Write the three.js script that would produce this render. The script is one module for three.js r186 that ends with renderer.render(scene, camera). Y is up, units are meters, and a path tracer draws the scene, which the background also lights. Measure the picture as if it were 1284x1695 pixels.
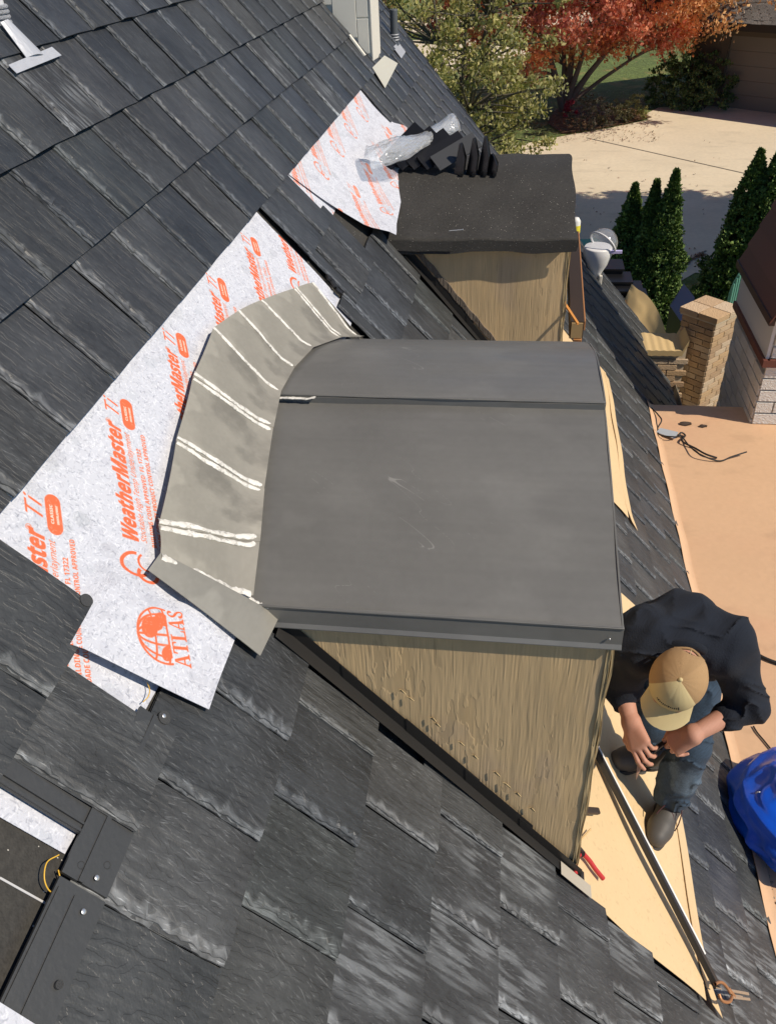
import * as THREE from 'three';
import { Sky } from 'three/addons/objects/Sky.js';
import { mergeGeometries, mergeVertices, toCreasedNormals } from 'three/addons/utils/BufferGeometryUtils.js';
import { RoundedBoxGeometry } from 'three/addons/geometries/RoundedBoxGeometry.js';
import { MarchingCubes } from 'three/addons/objects/MarchingCubes.js';
import { FontLoader } from 'three/addons/loaders/FontLoader.js';
import { TextGeometry } from 'three/addons/geometries/TextGeometry.js';

// ---------------------------------------------------------------- camera, sky, sun, exposure
const D = 1.75, H = 7.1;                       // metres per survey unit, camera height over the drive
const F = 1352, CX = 642, CY = 847.5;          // lens of the photograph, in its pixels
const V3 = (x, y, z) => new THREE.Vector3(x, y, z);
const camDir = (px, py) => V3((px - CX) / F, -(py - CY) / F, -1);
const up = camDir(745, 2650).normalize().negate();
const back = camDir(875, -180); back.addScaledVector(up, -back.dot(up)).normalize().negate();
const right = new THREE.Vector3().crossVectors(up, back);
const scene = new THREE.Scene();
const camera = new THREE.PerspectiveCamera(2 * Math.atan(CY / F) * 180 / Math.PI, 775 / 1024, 0.05, 2000);
camera.position.set(0, H, 0);
{ // world axes in camera space are right, up, back: their transpose turns the camera
  const m = new THREE.Matrix4().set(right.x, right.y, right.z, 0, up.x, up.y, up.z, 0, back.x, back.y, back.z, 0, 0, 0, 0, 1);
  camera.quaternion.setFromRotationMatrix(m);
}
const SUN = V3(1, 1.08, 0.31).normalize();
const sky = new Sky(); sky.name = 'sky'; sky.scale.setScalar(1000); sky.userData.kind = 'structure';
sky.material.uniforms.sunPosition.value.copy(SUN);
sky.material.uniforms.turbidity.value = 2.2; sky.material.uniforms.rayleigh.value = 1.1;
sky.material.uniforms.mieCoefficient.value = 0.003;
scene.add(sky); scene.environmentIntensity = 0.105;
const sun = new THREE.DirectionalLight(0xfff1dc, 4.6); sun.name = 'sun';
sun.position.copy(SUN).multiplyScalar(60).add(V3(0, 3, -12)); sun.target.position.set(0, 3, -12); scene.add(sun, sun.target);
sun.castShadow = true; sun.shadow.mapSize.set(4096, 4096);
Object.assign(sun.shadow.camera, { left: -30, right: 30, top: 30, bottom: -30, near: 1, far: 140 });
const renderer = new THREE.WebGLRenderer({ antialias: true });
renderer.toneMapping = THREE.LinearToneMapping; renderer.toneMappingExposure = 1.0;
renderer.shadowMap.enabled = true;

// ---------------------------------------------------------------- helpers
let seed = 7;
const rnd = () => { seed = (seed * 1664525 + 1013904223) >>> 0; return seed / 4294967296; };
const rr = (a, b) => a + (b - a) * rnd();
const lerp = (a, b, t) => a + (b - a) * t;
const clamp = (x, a, b) => Math.max(a, Math.min(b, x));
const smooth = (a, b, x) => { const t = clamp((x - a) / (b - a), 0, 1); return t * t * (3 - 2 * t); };
const P = (x, y, z) => V3(x * D, H + y * D, z * D);
const TAN = 1.21, PHI = Math.atan(TAN), COS = Math.cos(PHI), SIN = Math.sin(PHI), Y0 = -1.4467;
const RN = V3(SIN, COS, 0);
const R = (x, z, h = 0) => P(x, Y0 - TAN * x, z).addScaledVector(RN, h);       // a point on the main roof
const ray = (px, py) => { const c = camDir(px, py); return V3(right.dot(c), up.dot(c), back.dot(c)); };
const onRoof = (px, py, h = 0) => { const r = ray(px, py), k = (Y0 * D + h / COS) / (r.y + TAN * r.x); return r.multiplyScalar(k).add(V3(0, H, 0)); };
const onY = (px, py, y) => { const r = ray(px, py); return r.multiplyScalar((y - H) / r.y).add(V3(0, H, 0)); };   // y metres above the drive
const onX = (px, py, x) => { const r = ray(px, py); return r.multiplyScalar(x / r.x).add(V3(0, H, 0)); };
const onZ = (px, py, z) => { const r = ray(px, py); return r.multiplyScalar(z / r.z).add(V3(0, H, 0)); };
const atDepth = (px, py, d) => ray(px, py).multiplyScalar(d).add(V3(0, H, 0));
const used = new Map();
function numbered(n) { const k = used.get(n) || 0; used.set(n, k + 1); return k ? n + '_' + String(k).padStart(3, '0') : n; }
function shade(o) { o.traverse(c => { if (c.isMesh) { c.castShadow = true; c.receiveShadow = true; } }); return o; }
function thing(name, label, category, pos = V3(0, 0, 0), group) {
  const g = new THREE.Group(); g.name = numbered(name); g.position.copy(pos); g.userData = { label, category };
  if (group) g.userData.group = group; scene.add(g); return g;
}
function mesh(name, geo, mat, parent) {      // geometry in the parent's frame
  const m = new THREE.Mesh(geo, mat); m.name = name; m.castShadow = m.receiveShadow = true; parent.add(m); return m;
}
function wmesh(name, geo, mat, parent) {     // geometry given in world coordinates, parent only moved
  let p = parent; const o = V3(0, 0, 0); while (p && p !== scene) { o.add(p.position); p = p.parent; }
  geo.translate(-o.x, -o.y, -o.z); return mesh(name, geo, mat, parent);
}
function solo(name, geo, mat, label, category, group) {
  geo.computeBoundingBox(); const b = geo.boundingBox, c = V3((b.min.x + b.max.x) / 2, b.min.y, (b.min.z + b.max.z) / 2);
  geo.translate(-c.x, -c.y, -c.z); const m = mesh(numbered(name), geo, mat, scene); m.position.copy(c);
  m.userData = { label, category }; if (group) m.userData.group = group; return m;
}
function structure(name, geo, mat) { const m = mesh(numbered(name), geo, mat, scene); m.userData.kind = 'structure'; return m; }
function part(name, parent) { const g = new THREE.Group(); g.name = name; parent.add(g); return g; }
const C = (r, g, b) => new THREE.Color().setRGB(r, g, b);
const std = (c, rough = 0.8, o = {}) => new THREE.MeshStandardMaterial({ color: c, roughness: rough, metalness: 0, ...o });
const phys = (c, rough = 0.8, o = {}) => new THREE.MeshPhysicalMaterial({ color: c, roughness: rough, metalness: 0, ...o });
// closed slab over a grid of points, thickness along nrm(u, v); uv in metres
function slab(fn, nu, nv, thick, nrm) {
  const pos = [], uv = [], idx = [], top = [];
  for (let i = 0; i <= nu; i++) for (let j = 0; j <= nv; j++) { top.push(fn(i / nu, j / nv)); }
  const at = (i, j) => top[i * (nv + 1) + j]; const len = [];
  let lu = 0, lv = 0; for (let i = 0; i < nu; i++) lu += at(i, 0).distanceTo(at(i + 1, 0)); for (let j = 0; j < nv; j++) lv += at(0, j).distanceTo(at(0, j + 1));
  const n = nrm || (() => { const a = at(1, 0).clone().sub(at(0, 0)), b = at(0, 1).clone().sub(at(0, 0)); return a.cross(b).normalize(); });
  const push = (p, u, v) => { pos.push(p.x, p.y, p.z); uv.push(u, v); return pos.length / 3 - 1; };
  const T = [], B = [];
  for (let i = 0; i <= nu; i++) for (let j = 0; j <= nv; j++) {
    const p = at(i, j), d = n(i / nu, j / nv); T.push(push(p, i / nu * lu, j / nv * lv));
    B.push(push(p.clone().addScaledVector(d, -thick), i / nu * lu, j / nv * lv));
  }
  const w = nv + 1;
  for (let i = 0; i < nu; i++) for (let j = 0; j < nv; j++) {
    const a = i * w + j, b = a + w, c = b + 1, d = a + 1;
    idx.push(T[a], T[b], T[c], T[a], T[c], T[d]); idx.push(B[a], B[c], B[b], B[a], B[d], B[c]);
  }
  const side = (i, j, k, l) => { // separate vertices, so that the rim stays crisp
    const q = [T[i * w + j], T[k * w + l], B[k * w + l], B[i * w + j]].map(s => push(V3(pos[s * 3], pos[s * 3 + 1], pos[s * 3 + 2]), uv[s * 2], uv[s * 2 + 1]));
    idx.push(q[0], q[2], q[1], q[0], q[3], q[2]);
  };
  for (let i = 0; i < nu; i++) { side(i, 0, i + 1, 0); side(i + 1, nv, i, nv); }
  for (let j = 0; j < nv; j++) { side(0, j + 1, 0, j); side(nu, j, nu, j + 1); }
  const g = new THREE.BufferGeometry(); g.setAttribute('position', new THREE.Float32BufferAttribute(pos, 3));
  g.setAttribute('uv', new THREE.Float32BufferAttribute(uv, 2)); g.setIndex(idx); g.computeVertexNormals(); return g;
}
const quadSlab = (a, b, c, d, thick, nrm, nu = 1, nv = 1) => slab((u, v) => a.clone().lerp(b, u).lerp(d.clone().lerp(c, u), v), nu, nv, thick, nrm && (() => nrm));
// polygon in a plane: origin, two axes, points, extruded by depth along axes' cross product (negative side)
function prism(o, e1, e2, pts, depth, bevel = 0) {
  const s = new THREE.Shape(pts.map(p => new THREE.Vector2(p[0], p[1])));
  const g = new THREE.ExtrudeGeometry(s, { depth, bevelEnabled: bevel > 0, bevelSize: bevel, bevelThickness: bevel, bevelSegments: 1, curveSegments: 6 });
  g.applyMatrix4(new THREE.Matrix4().makeBasis(e1, e2, new THREE.Vector3().crossVectors(e1, e2)).setPosition(o)); return g;
}
const box = (w, h, d, x = 0, y = 0, z = 0) => { const g = new THREE.BoxGeometry(w, h, d); g.translate(x, y, z); return g; };
const rbox = (w, h, d, r, x = 0, y = 0, z = 0) => { const g = new RoundedBoxGeometry(w, h, d, 2, r); g.translate(x, y, z); return g; };
function bar(a, b, w, h, upv = V3(0, 1, 0), r = 0) {      // a bar of section w x h from a to b
  const L = a.distanceTo(b), g = r ? new RoundedBoxGeometry(w, h, L, 2, r) : new THREE.BoxGeometry(w, h, L);
  const z = b.clone().sub(a).normalize(), x = new THREE.Vector3().crossVectors(upv, z).normalize(), y = new THREE.Vector3().crossVectors(z, x);
  g.applyMatrix4(new THREE.Matrix4().makeBasis(x, y, z).setPosition(a.clone().lerp(b, .5))); return g;
}
const tube = (pts, r, n = 24, m = 8) => new THREE.TubeGeometry(new THREE.CatmullRomCurve3(pts), n, r, m, false);
function cyl(a, b, r0, r1, m = 16) { const g = new THREE.CylinderGeometry(r1, r0, a.distanceTo(b), m); g.translate(0, a.distanceTo(b) / 2, 0);
  g.applyQuaternion(new THREE.Quaternion().setFromUnitVectors(V3(0, 1, 0), b.clone().sub(a).normalize())); g.translate(a.x, a.y, a.z); return g; }
const join = gs => { gs = gs.map(g => { const k = g.index ? g.toNonIndexed() : g; for (const n of Object.keys(k.attributes)) if (!['position', 'normal', 'uv'].includes(n)) k.deleteAttribute(n); return k; }); return mergeGeometries(gs); };

// ---------------------------------------------------------------- noise and textures
const HT = new Float32Array(65536); { let s = 99; for (let i = 0; i < 65536; i++) { s = (s * 1664525 + 1013904223) >>> 0; HT[i] = s / 4294967296; } }
const hash = (x, y, k) => HT[(Math.imul(x, 73856093) ^ Math.imul(y, 19349663) ^ Math.imul(k, 83492791)) & 65535 ^ ((x * 31 + y * 57 + k * 131) & 255)];
function vn(x, y, px, py, k = 0) {             // periodic value noise
  const xi = Math.floor(x), yi = Math.floor(y); let fx = x - xi, fy = y - yi; fx = fx * fx * (3 - 2 * fx); fy = fy * fy * (3 - 2 * fy);
  const x0 = ((xi % px) + px) % px, x1 = (x0 + 1) % px, y0 = ((yi % py) + py) % py, y1 = (y0 + 1) % py;
  return (hash(x0, y0, k) * (1 - fx) + hash(x1, y0, k) * fx) * (1 - fy) + (hash(x0, y1, k) * (1 - fx) + hash(x1, y1, k) * fx) * fy;
}
function fbm(u, v, fx, fy, oct, k = 0) { let s = 0, a = .5, t = 0; for (let o = 0; o < oct; o++) { s += a * vn(u * fx, v * fy, fx, fy, k + o); t += a; a *= .5; fx *= 2; fy *= 2; } return s / t; }
function tex(w, h, fn, repX = 1, repY = repX, srgb = false) {   // fn(u, v) -> [r, g, b] 0..1 (linear unless srgb)
  const d = new Uint8Array(w * h * 4);
  for (let y = 0; y < h; y++) for (let x = 0; x < w; x++) { const c = fn(x / w, y / h), i = (y * w + x) * 4; d[i] = clamp(c[0], 0, 1) * 255; d[i + 1] = clamp(c[1], 0, 1) * 255; d[i + 2] = clamp(c[2], 0, 1) * 255; d[i + 3] = 255; }
  const t = new THREE.DataTexture(d, w, h); t.wrapS = t.wrapT = THREE.RepeatWrapping; t.magFilter = THREE.LinearFilter; t.minFilter = THREE.LinearMipmapLinearFilter; t.generateMipmaps = true;
  t.repeat.set(repX, repY); if (srgb) t.colorSpace = THREE.SRGBColorSpace; t.needsUpdate = true; return t;
}
const g2s = x => x <= .0031308 ? x * 12.92 : 1.055 * Math.pow(x, 1 / 2.4) - .055;
const texL = (w, h, fn, rx, ry) => tex(w, h, (u, v) => { const c = fn(u, v); return [g2s(Math.max(0, c[0])), g2s(Math.max(0, c[1])), g2s(Math.max(0, c[2]))]; }, rx, ry, true);   // linear base colours in

// slate: cleft relief drawn out down the slope (u), scratches, dusty scuffs
const SLN = 1024, slateH = new Float32Array(SLN * SLN), slateR = new Float32Array(SLN * SLN);
for (let y = 0; y < SLN; y++) for (let x = 0; x < SLN; x++) {
  const u = x / SLN, v = y / SLN, i = y * SLN + x;
  const wu = u + .03 * (vn(u * 6, v * 6, 6, 6, 11) - .5), wv = v + .05 * (fbm(u, v, 3, 4, 2, 21) - .5);
  const a = fbm(wu, wv, 6, 19, 4, 31), b = vn(wu * 14, wv * 90, 14, 90, 41);
  const terr = Math.floor(a * 9 + b * .8) / 9;                       // cleft steps
  slateH[i] = .5 * terr + .35 * a + .1 * b + .03 * vn(u * 256, v * 256, 256, 256, 3);
}
for (let n = 0; n < 2500; n++) {                                     // fine flaked lines, in swarms, mostly down the slope
  let cx = rnd() * SLN, cy = rnd() * SLN; if (vn(cx / 128, cy / 128, 8, 8, 77) + .3 * rnd() < .56) continue;
  let an = (vn(cx / 205, cy / 205, 5, 5, 78) - .5) * .9 + rr(-.06, .06); const L = rr(8, 40) * (rnd() < .12 ? 2.2 : 1), bend = rr(-.005, .005), st = rr(.15, .9) * rr(.4, 1);
  for (let t = 0; t < L; t += .7) { const e = Math.min(1, 3 * t / L) * (1 - t / L); an += bend + rr(-.035, .035); cx += Math.cos(an) * .7; cy += Math.sin(an) * .7;
    const xi = Math.floor(cx), yi = Math.floor(cy), fy = cy - yi; for (let k = 0; k < 2; k++) { const j = ((yi + k) & 1023) * SLN + (xi & 1023), w = k ? fy : 1 - fy; slateR[j] = Math.max(slateR[j], st * e * w * 1.5); } { const j = ((yi + (fy > .5 ? 2 : -1)) & 1023) * SLN + (xi & 1023); slateR[j] = Math.max(slateR[j], st * e * .55); }
    for (let k = 1; k < 7; k++) { const j = ((yi + k) & 1023) * SLN + (xi & 1023); slateH[j] += .012 * st * (1 - k / 7); } }
}
const slateAt = (A, u, v) => A[(Math.floor(v * SLN) & (SLN - 1)) * SLN + (Math.floor(u * SLN) & (SLN - 1))];
const SREP = 1 / .95;
const slateBump = tex(SLN, SLN, (u, v) => { const h = slateAt(slateH, u, v); return [h, h, h]; }, SREP);
const slateCol = (dust, scr = 1) => texL(SLN, SLN, (u, v) => {
  const h = slateAt(slateH, u, v), r = slateAt(slateR, u, v), m = fbm(u, v, 5, 5, 4, 61), f = fbm(u, v, 64, 64, 2, 71);
  let k = .034 + .034 * (m - .4) + .02 * (h - .45) + .014 * (f - .5); k = Math.max(.014, k) + r * .21 * scr;
  let cr = k * .96, cg = k * 1.01, cb = k * 1.04;
  if (dust) { const s = smooth(.45, .75, fbm(u, v, 3, 7, 3, 81)) * smooth(.38, .66, fbm(u, v, 9, 70, 3, 91)) * dust; cr += s * .085; cg += s * .092; cb += s * .095; }
  return [cr, cg, cb];
}, SREP);
const slateMaps = [slateCol(.12), slateCol(1), slateCol(.06, .35)];
const slateMat = (map, tint, rough = .58) => std(tint, rough, { map, bumpMap: slateBump, bumpScale: .013, vertexColors: true });
const SM = [[1, 1, 1], [.84, .87, .9], [1.14, 1.15, 1.15], [.93, .98, 1.06], [1.06, 1.06, 1.03], [.9, .95, .93], [1.2, 1.2, 1.2], [.8, .83, .87]].map(c => slateMat(slateMaps[0], C(...c)));
const SQ = [[1, 1, 1], [.86, .9, .95], [1.12, 1.13, 1.14], [.94, .99, 1.07], [1.05, 1.06, 1.05], [.9, .95, .95], [1.18, 1.18, 1.2], [.8, .84, .89]].map(c => slateMat(slateMaps[2], C(...c), .5));
const SD = [[1.1, 1.1, 1.1], [1, 1, 1.02]].map(c => slateMat(slateMaps[1], C(...c)));
const slateSmooth = std(C(.042, .044, .046), .5, { bumpMap: tex(256, 256, (u, v) => { const n = fbm(u, v, 24, 24, 3, 5); return [n, n, n]; }, 4), bumpScale: .0006 });

// ---------------------------------------------------------------- ground
const grassTex = texL(1024, 1024, (u, v) => { const n = fbm(u, v, 8, 8, 4, 1), f = fbm(u, v, 90, 90, 3, 7), d = smooth(.55, .75, fbm(u, v, 14, 14, 3, 9));
  const k = .5 + .9 * f * f + .5 * n; return [lerp(.11, .2, d) * k, lerp(.15, .175, d) * k, lerp(.038, .055, d) * k]; }, 1 / 12);
const grassBump = tex(512, 512, (u, v) => { const f = fbm(u, v, 64, 64, 3, 7); return [f, f, f]; }, 1 / 4);
const planeXZ = (pts, y, sub) => { // flat sheet from a polygon, uv in metres
  const g = new THREE.ShapeGeometry(new THREE.Shape(pts.map(p => new THREE.Vector2(p[0], -p[1])))); g.rotateX(-Math.PI / 2); g.translate(0, y, 0);
  const p = g.attributes.position, uv = g.attributes.uv; for (let i = 0; i < p.count; i++) uv.setXY(i, p.getX(i), p.getZ(i)); return g; };
structure('lawn', planeXZ([[-900, -900], [900, -900], [900, 900], [-900, 900]], 0), std(C(1, 1, 1), .95, { map: grassTex, bumpMap: grassBump, bumpScale: .05 }));
const concTex = texL(1024, 1024, (u, v) => { const n = fbm(u, v, 6, 6, 5, 3), f = fbm(u, v, 128, 128, 2, 5), s = smooth(.6, .78, fbm(u, v, 10, 22, 4, 8));
  const k = .64 + .12 * (n - .5) + .08 * (f - .5) - .06 * s; return [k * 1.05, k * .9, k * .66]; }, 1 / 9);
const concrete = std(C(1, 1, 1), .9, { map: concTex });
const gp = (px, py) => { const p = onY(px, py, 0); return [p.x, p.z]; };
const drivePts = [[818, 262], [832, 246], [870, 238], [940, 224], [1010, 212], [1072, 199], [1066, 190], [1090, 178], [1191, 175], [1420, 195]].map(p => gp(...p))
  .concat([[14, -16.5], gp(1150, 452), gp(1112, 474), gp(1010, 505), gp(960, 505)]);
structure('driveway', planeXZ(drivePts, .012), concrete);
// joints tooled into the concrete
{ const jm = std(C(.16, .14, .11), .95); const jl = (a, b) => { const p = onY(...a, .018), q = onY(...b, .018); return bar(p, q, .05, .008); };
  structure('driveway_joint', jl([970, 228], [1290, 300]), jm); structure('driveway_joint', jl([838, 268], [842, 246]), jm); structure('driveway_joint', jl([1085, 462], [1168, 415]), jm);
  const pp = [[1080, 205], [1090, 209], [1112, 213], [1125, 214]].map(p => onY(...p, .02)); }
// street, pavement and the far verge
const asphalt = std(C(.07, .068, .066), .95, { map: texL(256, 256, (u, v) => { const k = .9 + .3 * fbm(u, v, 32, 32, 3); return [k, k, k]; }, .5) });
{ const a = onY(600, 30, 0).z; structure('street', planeXZ([[-120, -58], [120, -66], [120, -74], [-120, -66]], .012), concrete); structure('path', planeXZ([[-9, -46], [-4, -46.5], [1, -52], [-3, -58], [-14, -58]], .012), concrete); }
{ // planting bed round the maple
  const bark = std(C(1, 1, 1), 1, { map: texL(512, 512, (u, v) => { const f = fbm(u, v, 60, 60, 3, 4), n = fbm(u, v, 8, 8, 3, 2); const k = .6 + f; return [.1 * k + .05 * n, .062 * k + .02 * n, .03 * k]; }, 1 / 3), bumpMap: grassBump, bumpScale: .05 });
  structure('flower_bed', planeXZ([[905, 205], [918, 182], [975, 172], [1045, 180], [1078, 195], [1040, 205], [975, 217], [930, 222]].map(p => gp(...p)), .03), bark); }

// ---------------------------------------------------------------- house: the slate roof
const felt = std(C(1, 1, 1), .8, { map: texL(1024, 1024, (u, v) => { const f = fbm(u, v, 128, 128, 2, 4), n = fbm(u, v, 5, 5, 4, 2); const sp = hash(Math.floor(u * 400), Math.floor(v * 400), 5) > .9982 ? .5 : 0;
    const k = .017 + .02 * f + .012 * n + sp; return [k * 1.06, k, k * .88]; }, 1 / 1.1), bumpMap: tex(512, 512, (u, v) => { const f = fbm(u, v, 150, 150, 2, 14); return [f, f, f]; }, 2), bumpScale: .0012 });
const house = thing('house', 'house with a steep dark slate roof and two arched dormers under repair', 'house', P(0, -4.057, -3));
const Z_RAKE = -5.43, XB = k => -.322 + .1152 * k, EXP = .1152 * D / COS, TW = .172 * D;
const roofFrame = part('slate_roof', house); { const o = R(0, 0, 0).sub(house.position); roofFrame.position.copy(o); roofFrame.rotation.z = -PHI; }
const S_ = x => x * D / COS;                   // survey x to metres down the slope
// boarded deck under the slates
function rbx(x0, x1, z0, z1, h0, h1) { const g = new THREE.BoxGeometry(S_(x1 - x0), h1 - h0, (z1 - z0) * D); g.translate(S_((x0 + x1) / 2), (h0 + h1) / 2, (z0 + z1) / 2 * D);
  const p = g.attributes.position, uv = g.attributes.uv; for (let i = 0; i < p.count; i++) uv.setXY(i, p.getX(i), p.getZ(i)); return g; }
mesh('roof_deck', join([rbx(-1.5, .83, -4.386, 1.2, -.08, -.022), rbx(-1.5, 1.128, Z_RAKE + .004, -4.386, -.08, -.022), rbx(.26, 1.128, -5.946, Z_RAKE + .004, -.08, -.022)]), felt, roofFrame);

function slateGeo(v) {                         // butt at x = 0, up the slope to -x, ragged near side at z = 0, far side at z = -TW
  const L = .395, w = TW - .003, NS = 26, pos = [], col = [], uv = [], idx = [];
  const uo = rnd() * 3, vo = rnd() * 3; const cut = []; let wob = rr(-.004, .004);
  const big = rr(.8, 1.4);
  const H0 = (x, z) => .015 * (1 + x / EXP) + .0125 * (1 + z / w) + .0012 * Math.sin(x * 17 + v * 2.1) * Math.sin(z * 13 + v);
  const add = (x, y, z, c) => { pos.push(x, y, z); col.push(c, c, c * 1.01); uv.push(x + uo, z + vo); return pos.length / 3 - 1; };
  const rows = [];
  for (let i = 0; i <= NS; i++) {
    const x = -L * i / NS; wob = clamp(wob + rr(-.0035, .0035), -.007, .007);
    const bx = x + (i === 0 ? 0 : rr(-.004, .004)); const jag = rr(0, 1);
    const z0 = wob * .55 - .001, z1 = z0 - (.004 + .008 * rnd()) * big, z2 = z1 - (.005 + .018 * jag * jag) * big;
    const J = k => rr(-k, k), q0 = z0, q1 = q0 - (.004 + .009 * rnd()) * big, q2 = q1 - (.004 + .013 * jag) * big, q3 = q2 - (.003 + .02 * jag * jag * rnd()) * big;
    const y0 = H0(bx, 0), l1 = -.0088 + J(.0022), l2 = -.0042 + J(.002);
    rows.push([add(bx, y0 - .0135, q0, 1.2), add(bx, y0 + l1, q0 - .0006, 2.2 + J(.9)), add(bx, y0 + l1 + .0006, q1, 2.4 + J(1)), add(bx, y0 + l2, q1 - .0007, 2.1 + J(.9)), add(bx, y0 + l2 + .0006, q2, 2.6 + J(1.2)), add(bx, H0(bx, q3) - .0004, q3 - .0008, 1.5 + J(.4)), add(bx, H0(bx, q3 - .012), q3 - .012, 1), add(x + (i === 0 ? rr(-.003, .003) : 0), H0(x, -w * .5) + rr(-.0006, .0006), -w * .5, 1), add(x, H0(x, -w), -w, 1), add(x, H0(x, -w) - .0095, -w, 1)]);
  }
  for (let i = 0; i < NS; i++) for (let j = 0; j < 9; j++) idx.push(rows[i][j], rows[i][j + 1], rows[i + 1][j + 1], rows[i][j], rows[i + 1][j + 1], rows[i + 1][j]);
  // butt face, rough and slightly undercut
  const b = rows[0].slice(1, 9), NB = b.length; const lowr = b.map(i => { const x = pos[i * 3], z = pos[i * 3 + 2]; return [add(x, pos[i * 3 + 1], z, 1.05), add(x - .003, pos[i * 3 + 1] - .0098, z, .95)]; });
  for (let j = 0; j < NB - 1; j++) idx.push(lowr[j][0], lowr[j][1], lowr[j + 1][1], lowr[j][0], lowr[j + 1][1], lowr[j + 1][0]);
  const u0 = add(-.003, H0(0, 0) - .0098, 0, 1), u1 = add(-.003, H0(0, -w) - .0098, -w, 1), u2 = add(-L, H0(-L, -w) - .0098, -w, 1), u3 = add(-L, H0(-L, 0) - .0098, 0, 1); idx.push(u0, u2, u1, u0, u3, u2);
  let g = new THREE.BufferGeometry(); g.setAttribute('position', new THREE.Float32BufferAttribute(pos, 3)); g.setAttribute('uv', new THREE.Float32BufferAttribute(uv, 2)); g.setAttribute('color', new THREE.Float32BufferAttribute(col, 3)); g.setIndex(idx);
  g = toCreasedNormals(g, .3); return g;
}
const SG = []; for (let i = 0; i < 14; i++) SG.push(slateGeo(i));
// courses: where slates are missing (survey z, far to near)
const DZ = -1.82;
function gaps(k) {
  const g = [];
  if (k === -2) g.push([-2.125, -.765], [-3.80, -2.47]);
  if (k === -1) g.push([-2.17, -.665], [-3.82, -2.53], [-.503, 2]);
  if (k >= 0 && k <= 4) g.push([-2.085, -.94 + .012 * ((k * 7) % 3 - 1)], [-2.1 + DZ, -.945 + DZ + .012 * ((k * 5) % 3 - 1)]);
  if (k >= 5 && k <= 7) g.push([-2.11, -.935 + .014 * (k - 5)], [-2.11 + DZ, -.945 + DZ]);
  if (k > 10) g.push([-4.386, 2]);
  if (k <= -4 && k >= -6) g.push([-4.55, -4.262]);      // the chimney stands here
  return g;
}
const rowOff = { '-4': -1.253, '-3': -1.343, '-5': -1.338, '-6': -1.26 };
const slates = [];
for (let k = -10; k <= 13; k++) {
  const xb = k === 13 ? 1.128 : XB(k), o = rowOff[k] ?? (k % 2 ? -.518 : -.432); let z = o; while (z < .35) z += .172;
  const zr = k >= 6 ? -5.95 : Z_RAKE; for (; z > zr; z -= .172) {
    let spans = [[Math.max(z - .172, zr), z]];
    for (const [a, b] of gaps(k)) spans = spans.flatMap(([f, n]) => { const r = []; if (n <= a || f >= b) return [[f, n]]; if (f < a - .03) r.push([f, a]); if (n > b + .03) r.push([b, n]); return r; });
    for (const [f, n] of spans) {
      const c = R(xb - .05, (f + n) / 2); c.y -= H; const v = V3(0, 0, 0); // picture position, to know which slates show largest
      v.set(right.x * c.x + up.x * c.y + back.x * c.z, right.y * c.x + up.y * c.y + back.y * c.z, right.z * c.x + up.z * c.y + back.z * c.z);
      const px = CX + F * v.x / -v.z, py = CY - F * v.y / -v.z, seen = v.z < -.3 && px > -150 && px < 1420 && py > -90 && py < 1830;
      slates.push({ k, xb, f, n, dist: (seen ? 0 : 100) + c.length(), px, py, seen });
    }
  }
}
slates.sort((a, b) => a.dist - b.dist);
const restG = [[], [], []];
slates.forEach((s, i) => {
  const g = SG[Math.floor(rnd() * SG.length)], wd = (s.n - s.f) / .172; let dusty = false;
  if (s.seen) { const { px, py } = s; dusty = (px > 760 && px < 1090 && py > 1390) || (px > 560 && py > 1560) || (rnd() < .07 && px < 560 && py < 400); }
  if (!s.seen && rnd() < .0) return;
  const mi = Math.floor(rnd() * SM.length), mat = dusty ? SD[mi % 2] : (s.k <= -2 && rnd() < .75) || rnd() < .2 ? SQ[mi] : SM[mi], y = rr(-.0015, .002), ry = rr(-.006, .006);
  if (i < 296) { const m = mesh('slate', g, mat, roofFrame); m.position.set(S_(s.xb), y, s.n * D); m.scale.z = wd; m.rotation.y = ry; }
  else { const c = g.clone(); c.scale(1, 1, wd); c.translate(S_(s.xb), y, s.n * D); restG[mi % 3].push(c); }
});
console.log('slates', slates.length, 'seen', slates.filter(s => s.seen).length);
restG.forEach((l, i) => { const m = mesh('slate_field', mergeGeometries(l), SQ[i], roofFrame); m.userData.kind = 'stuff'; });
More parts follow.
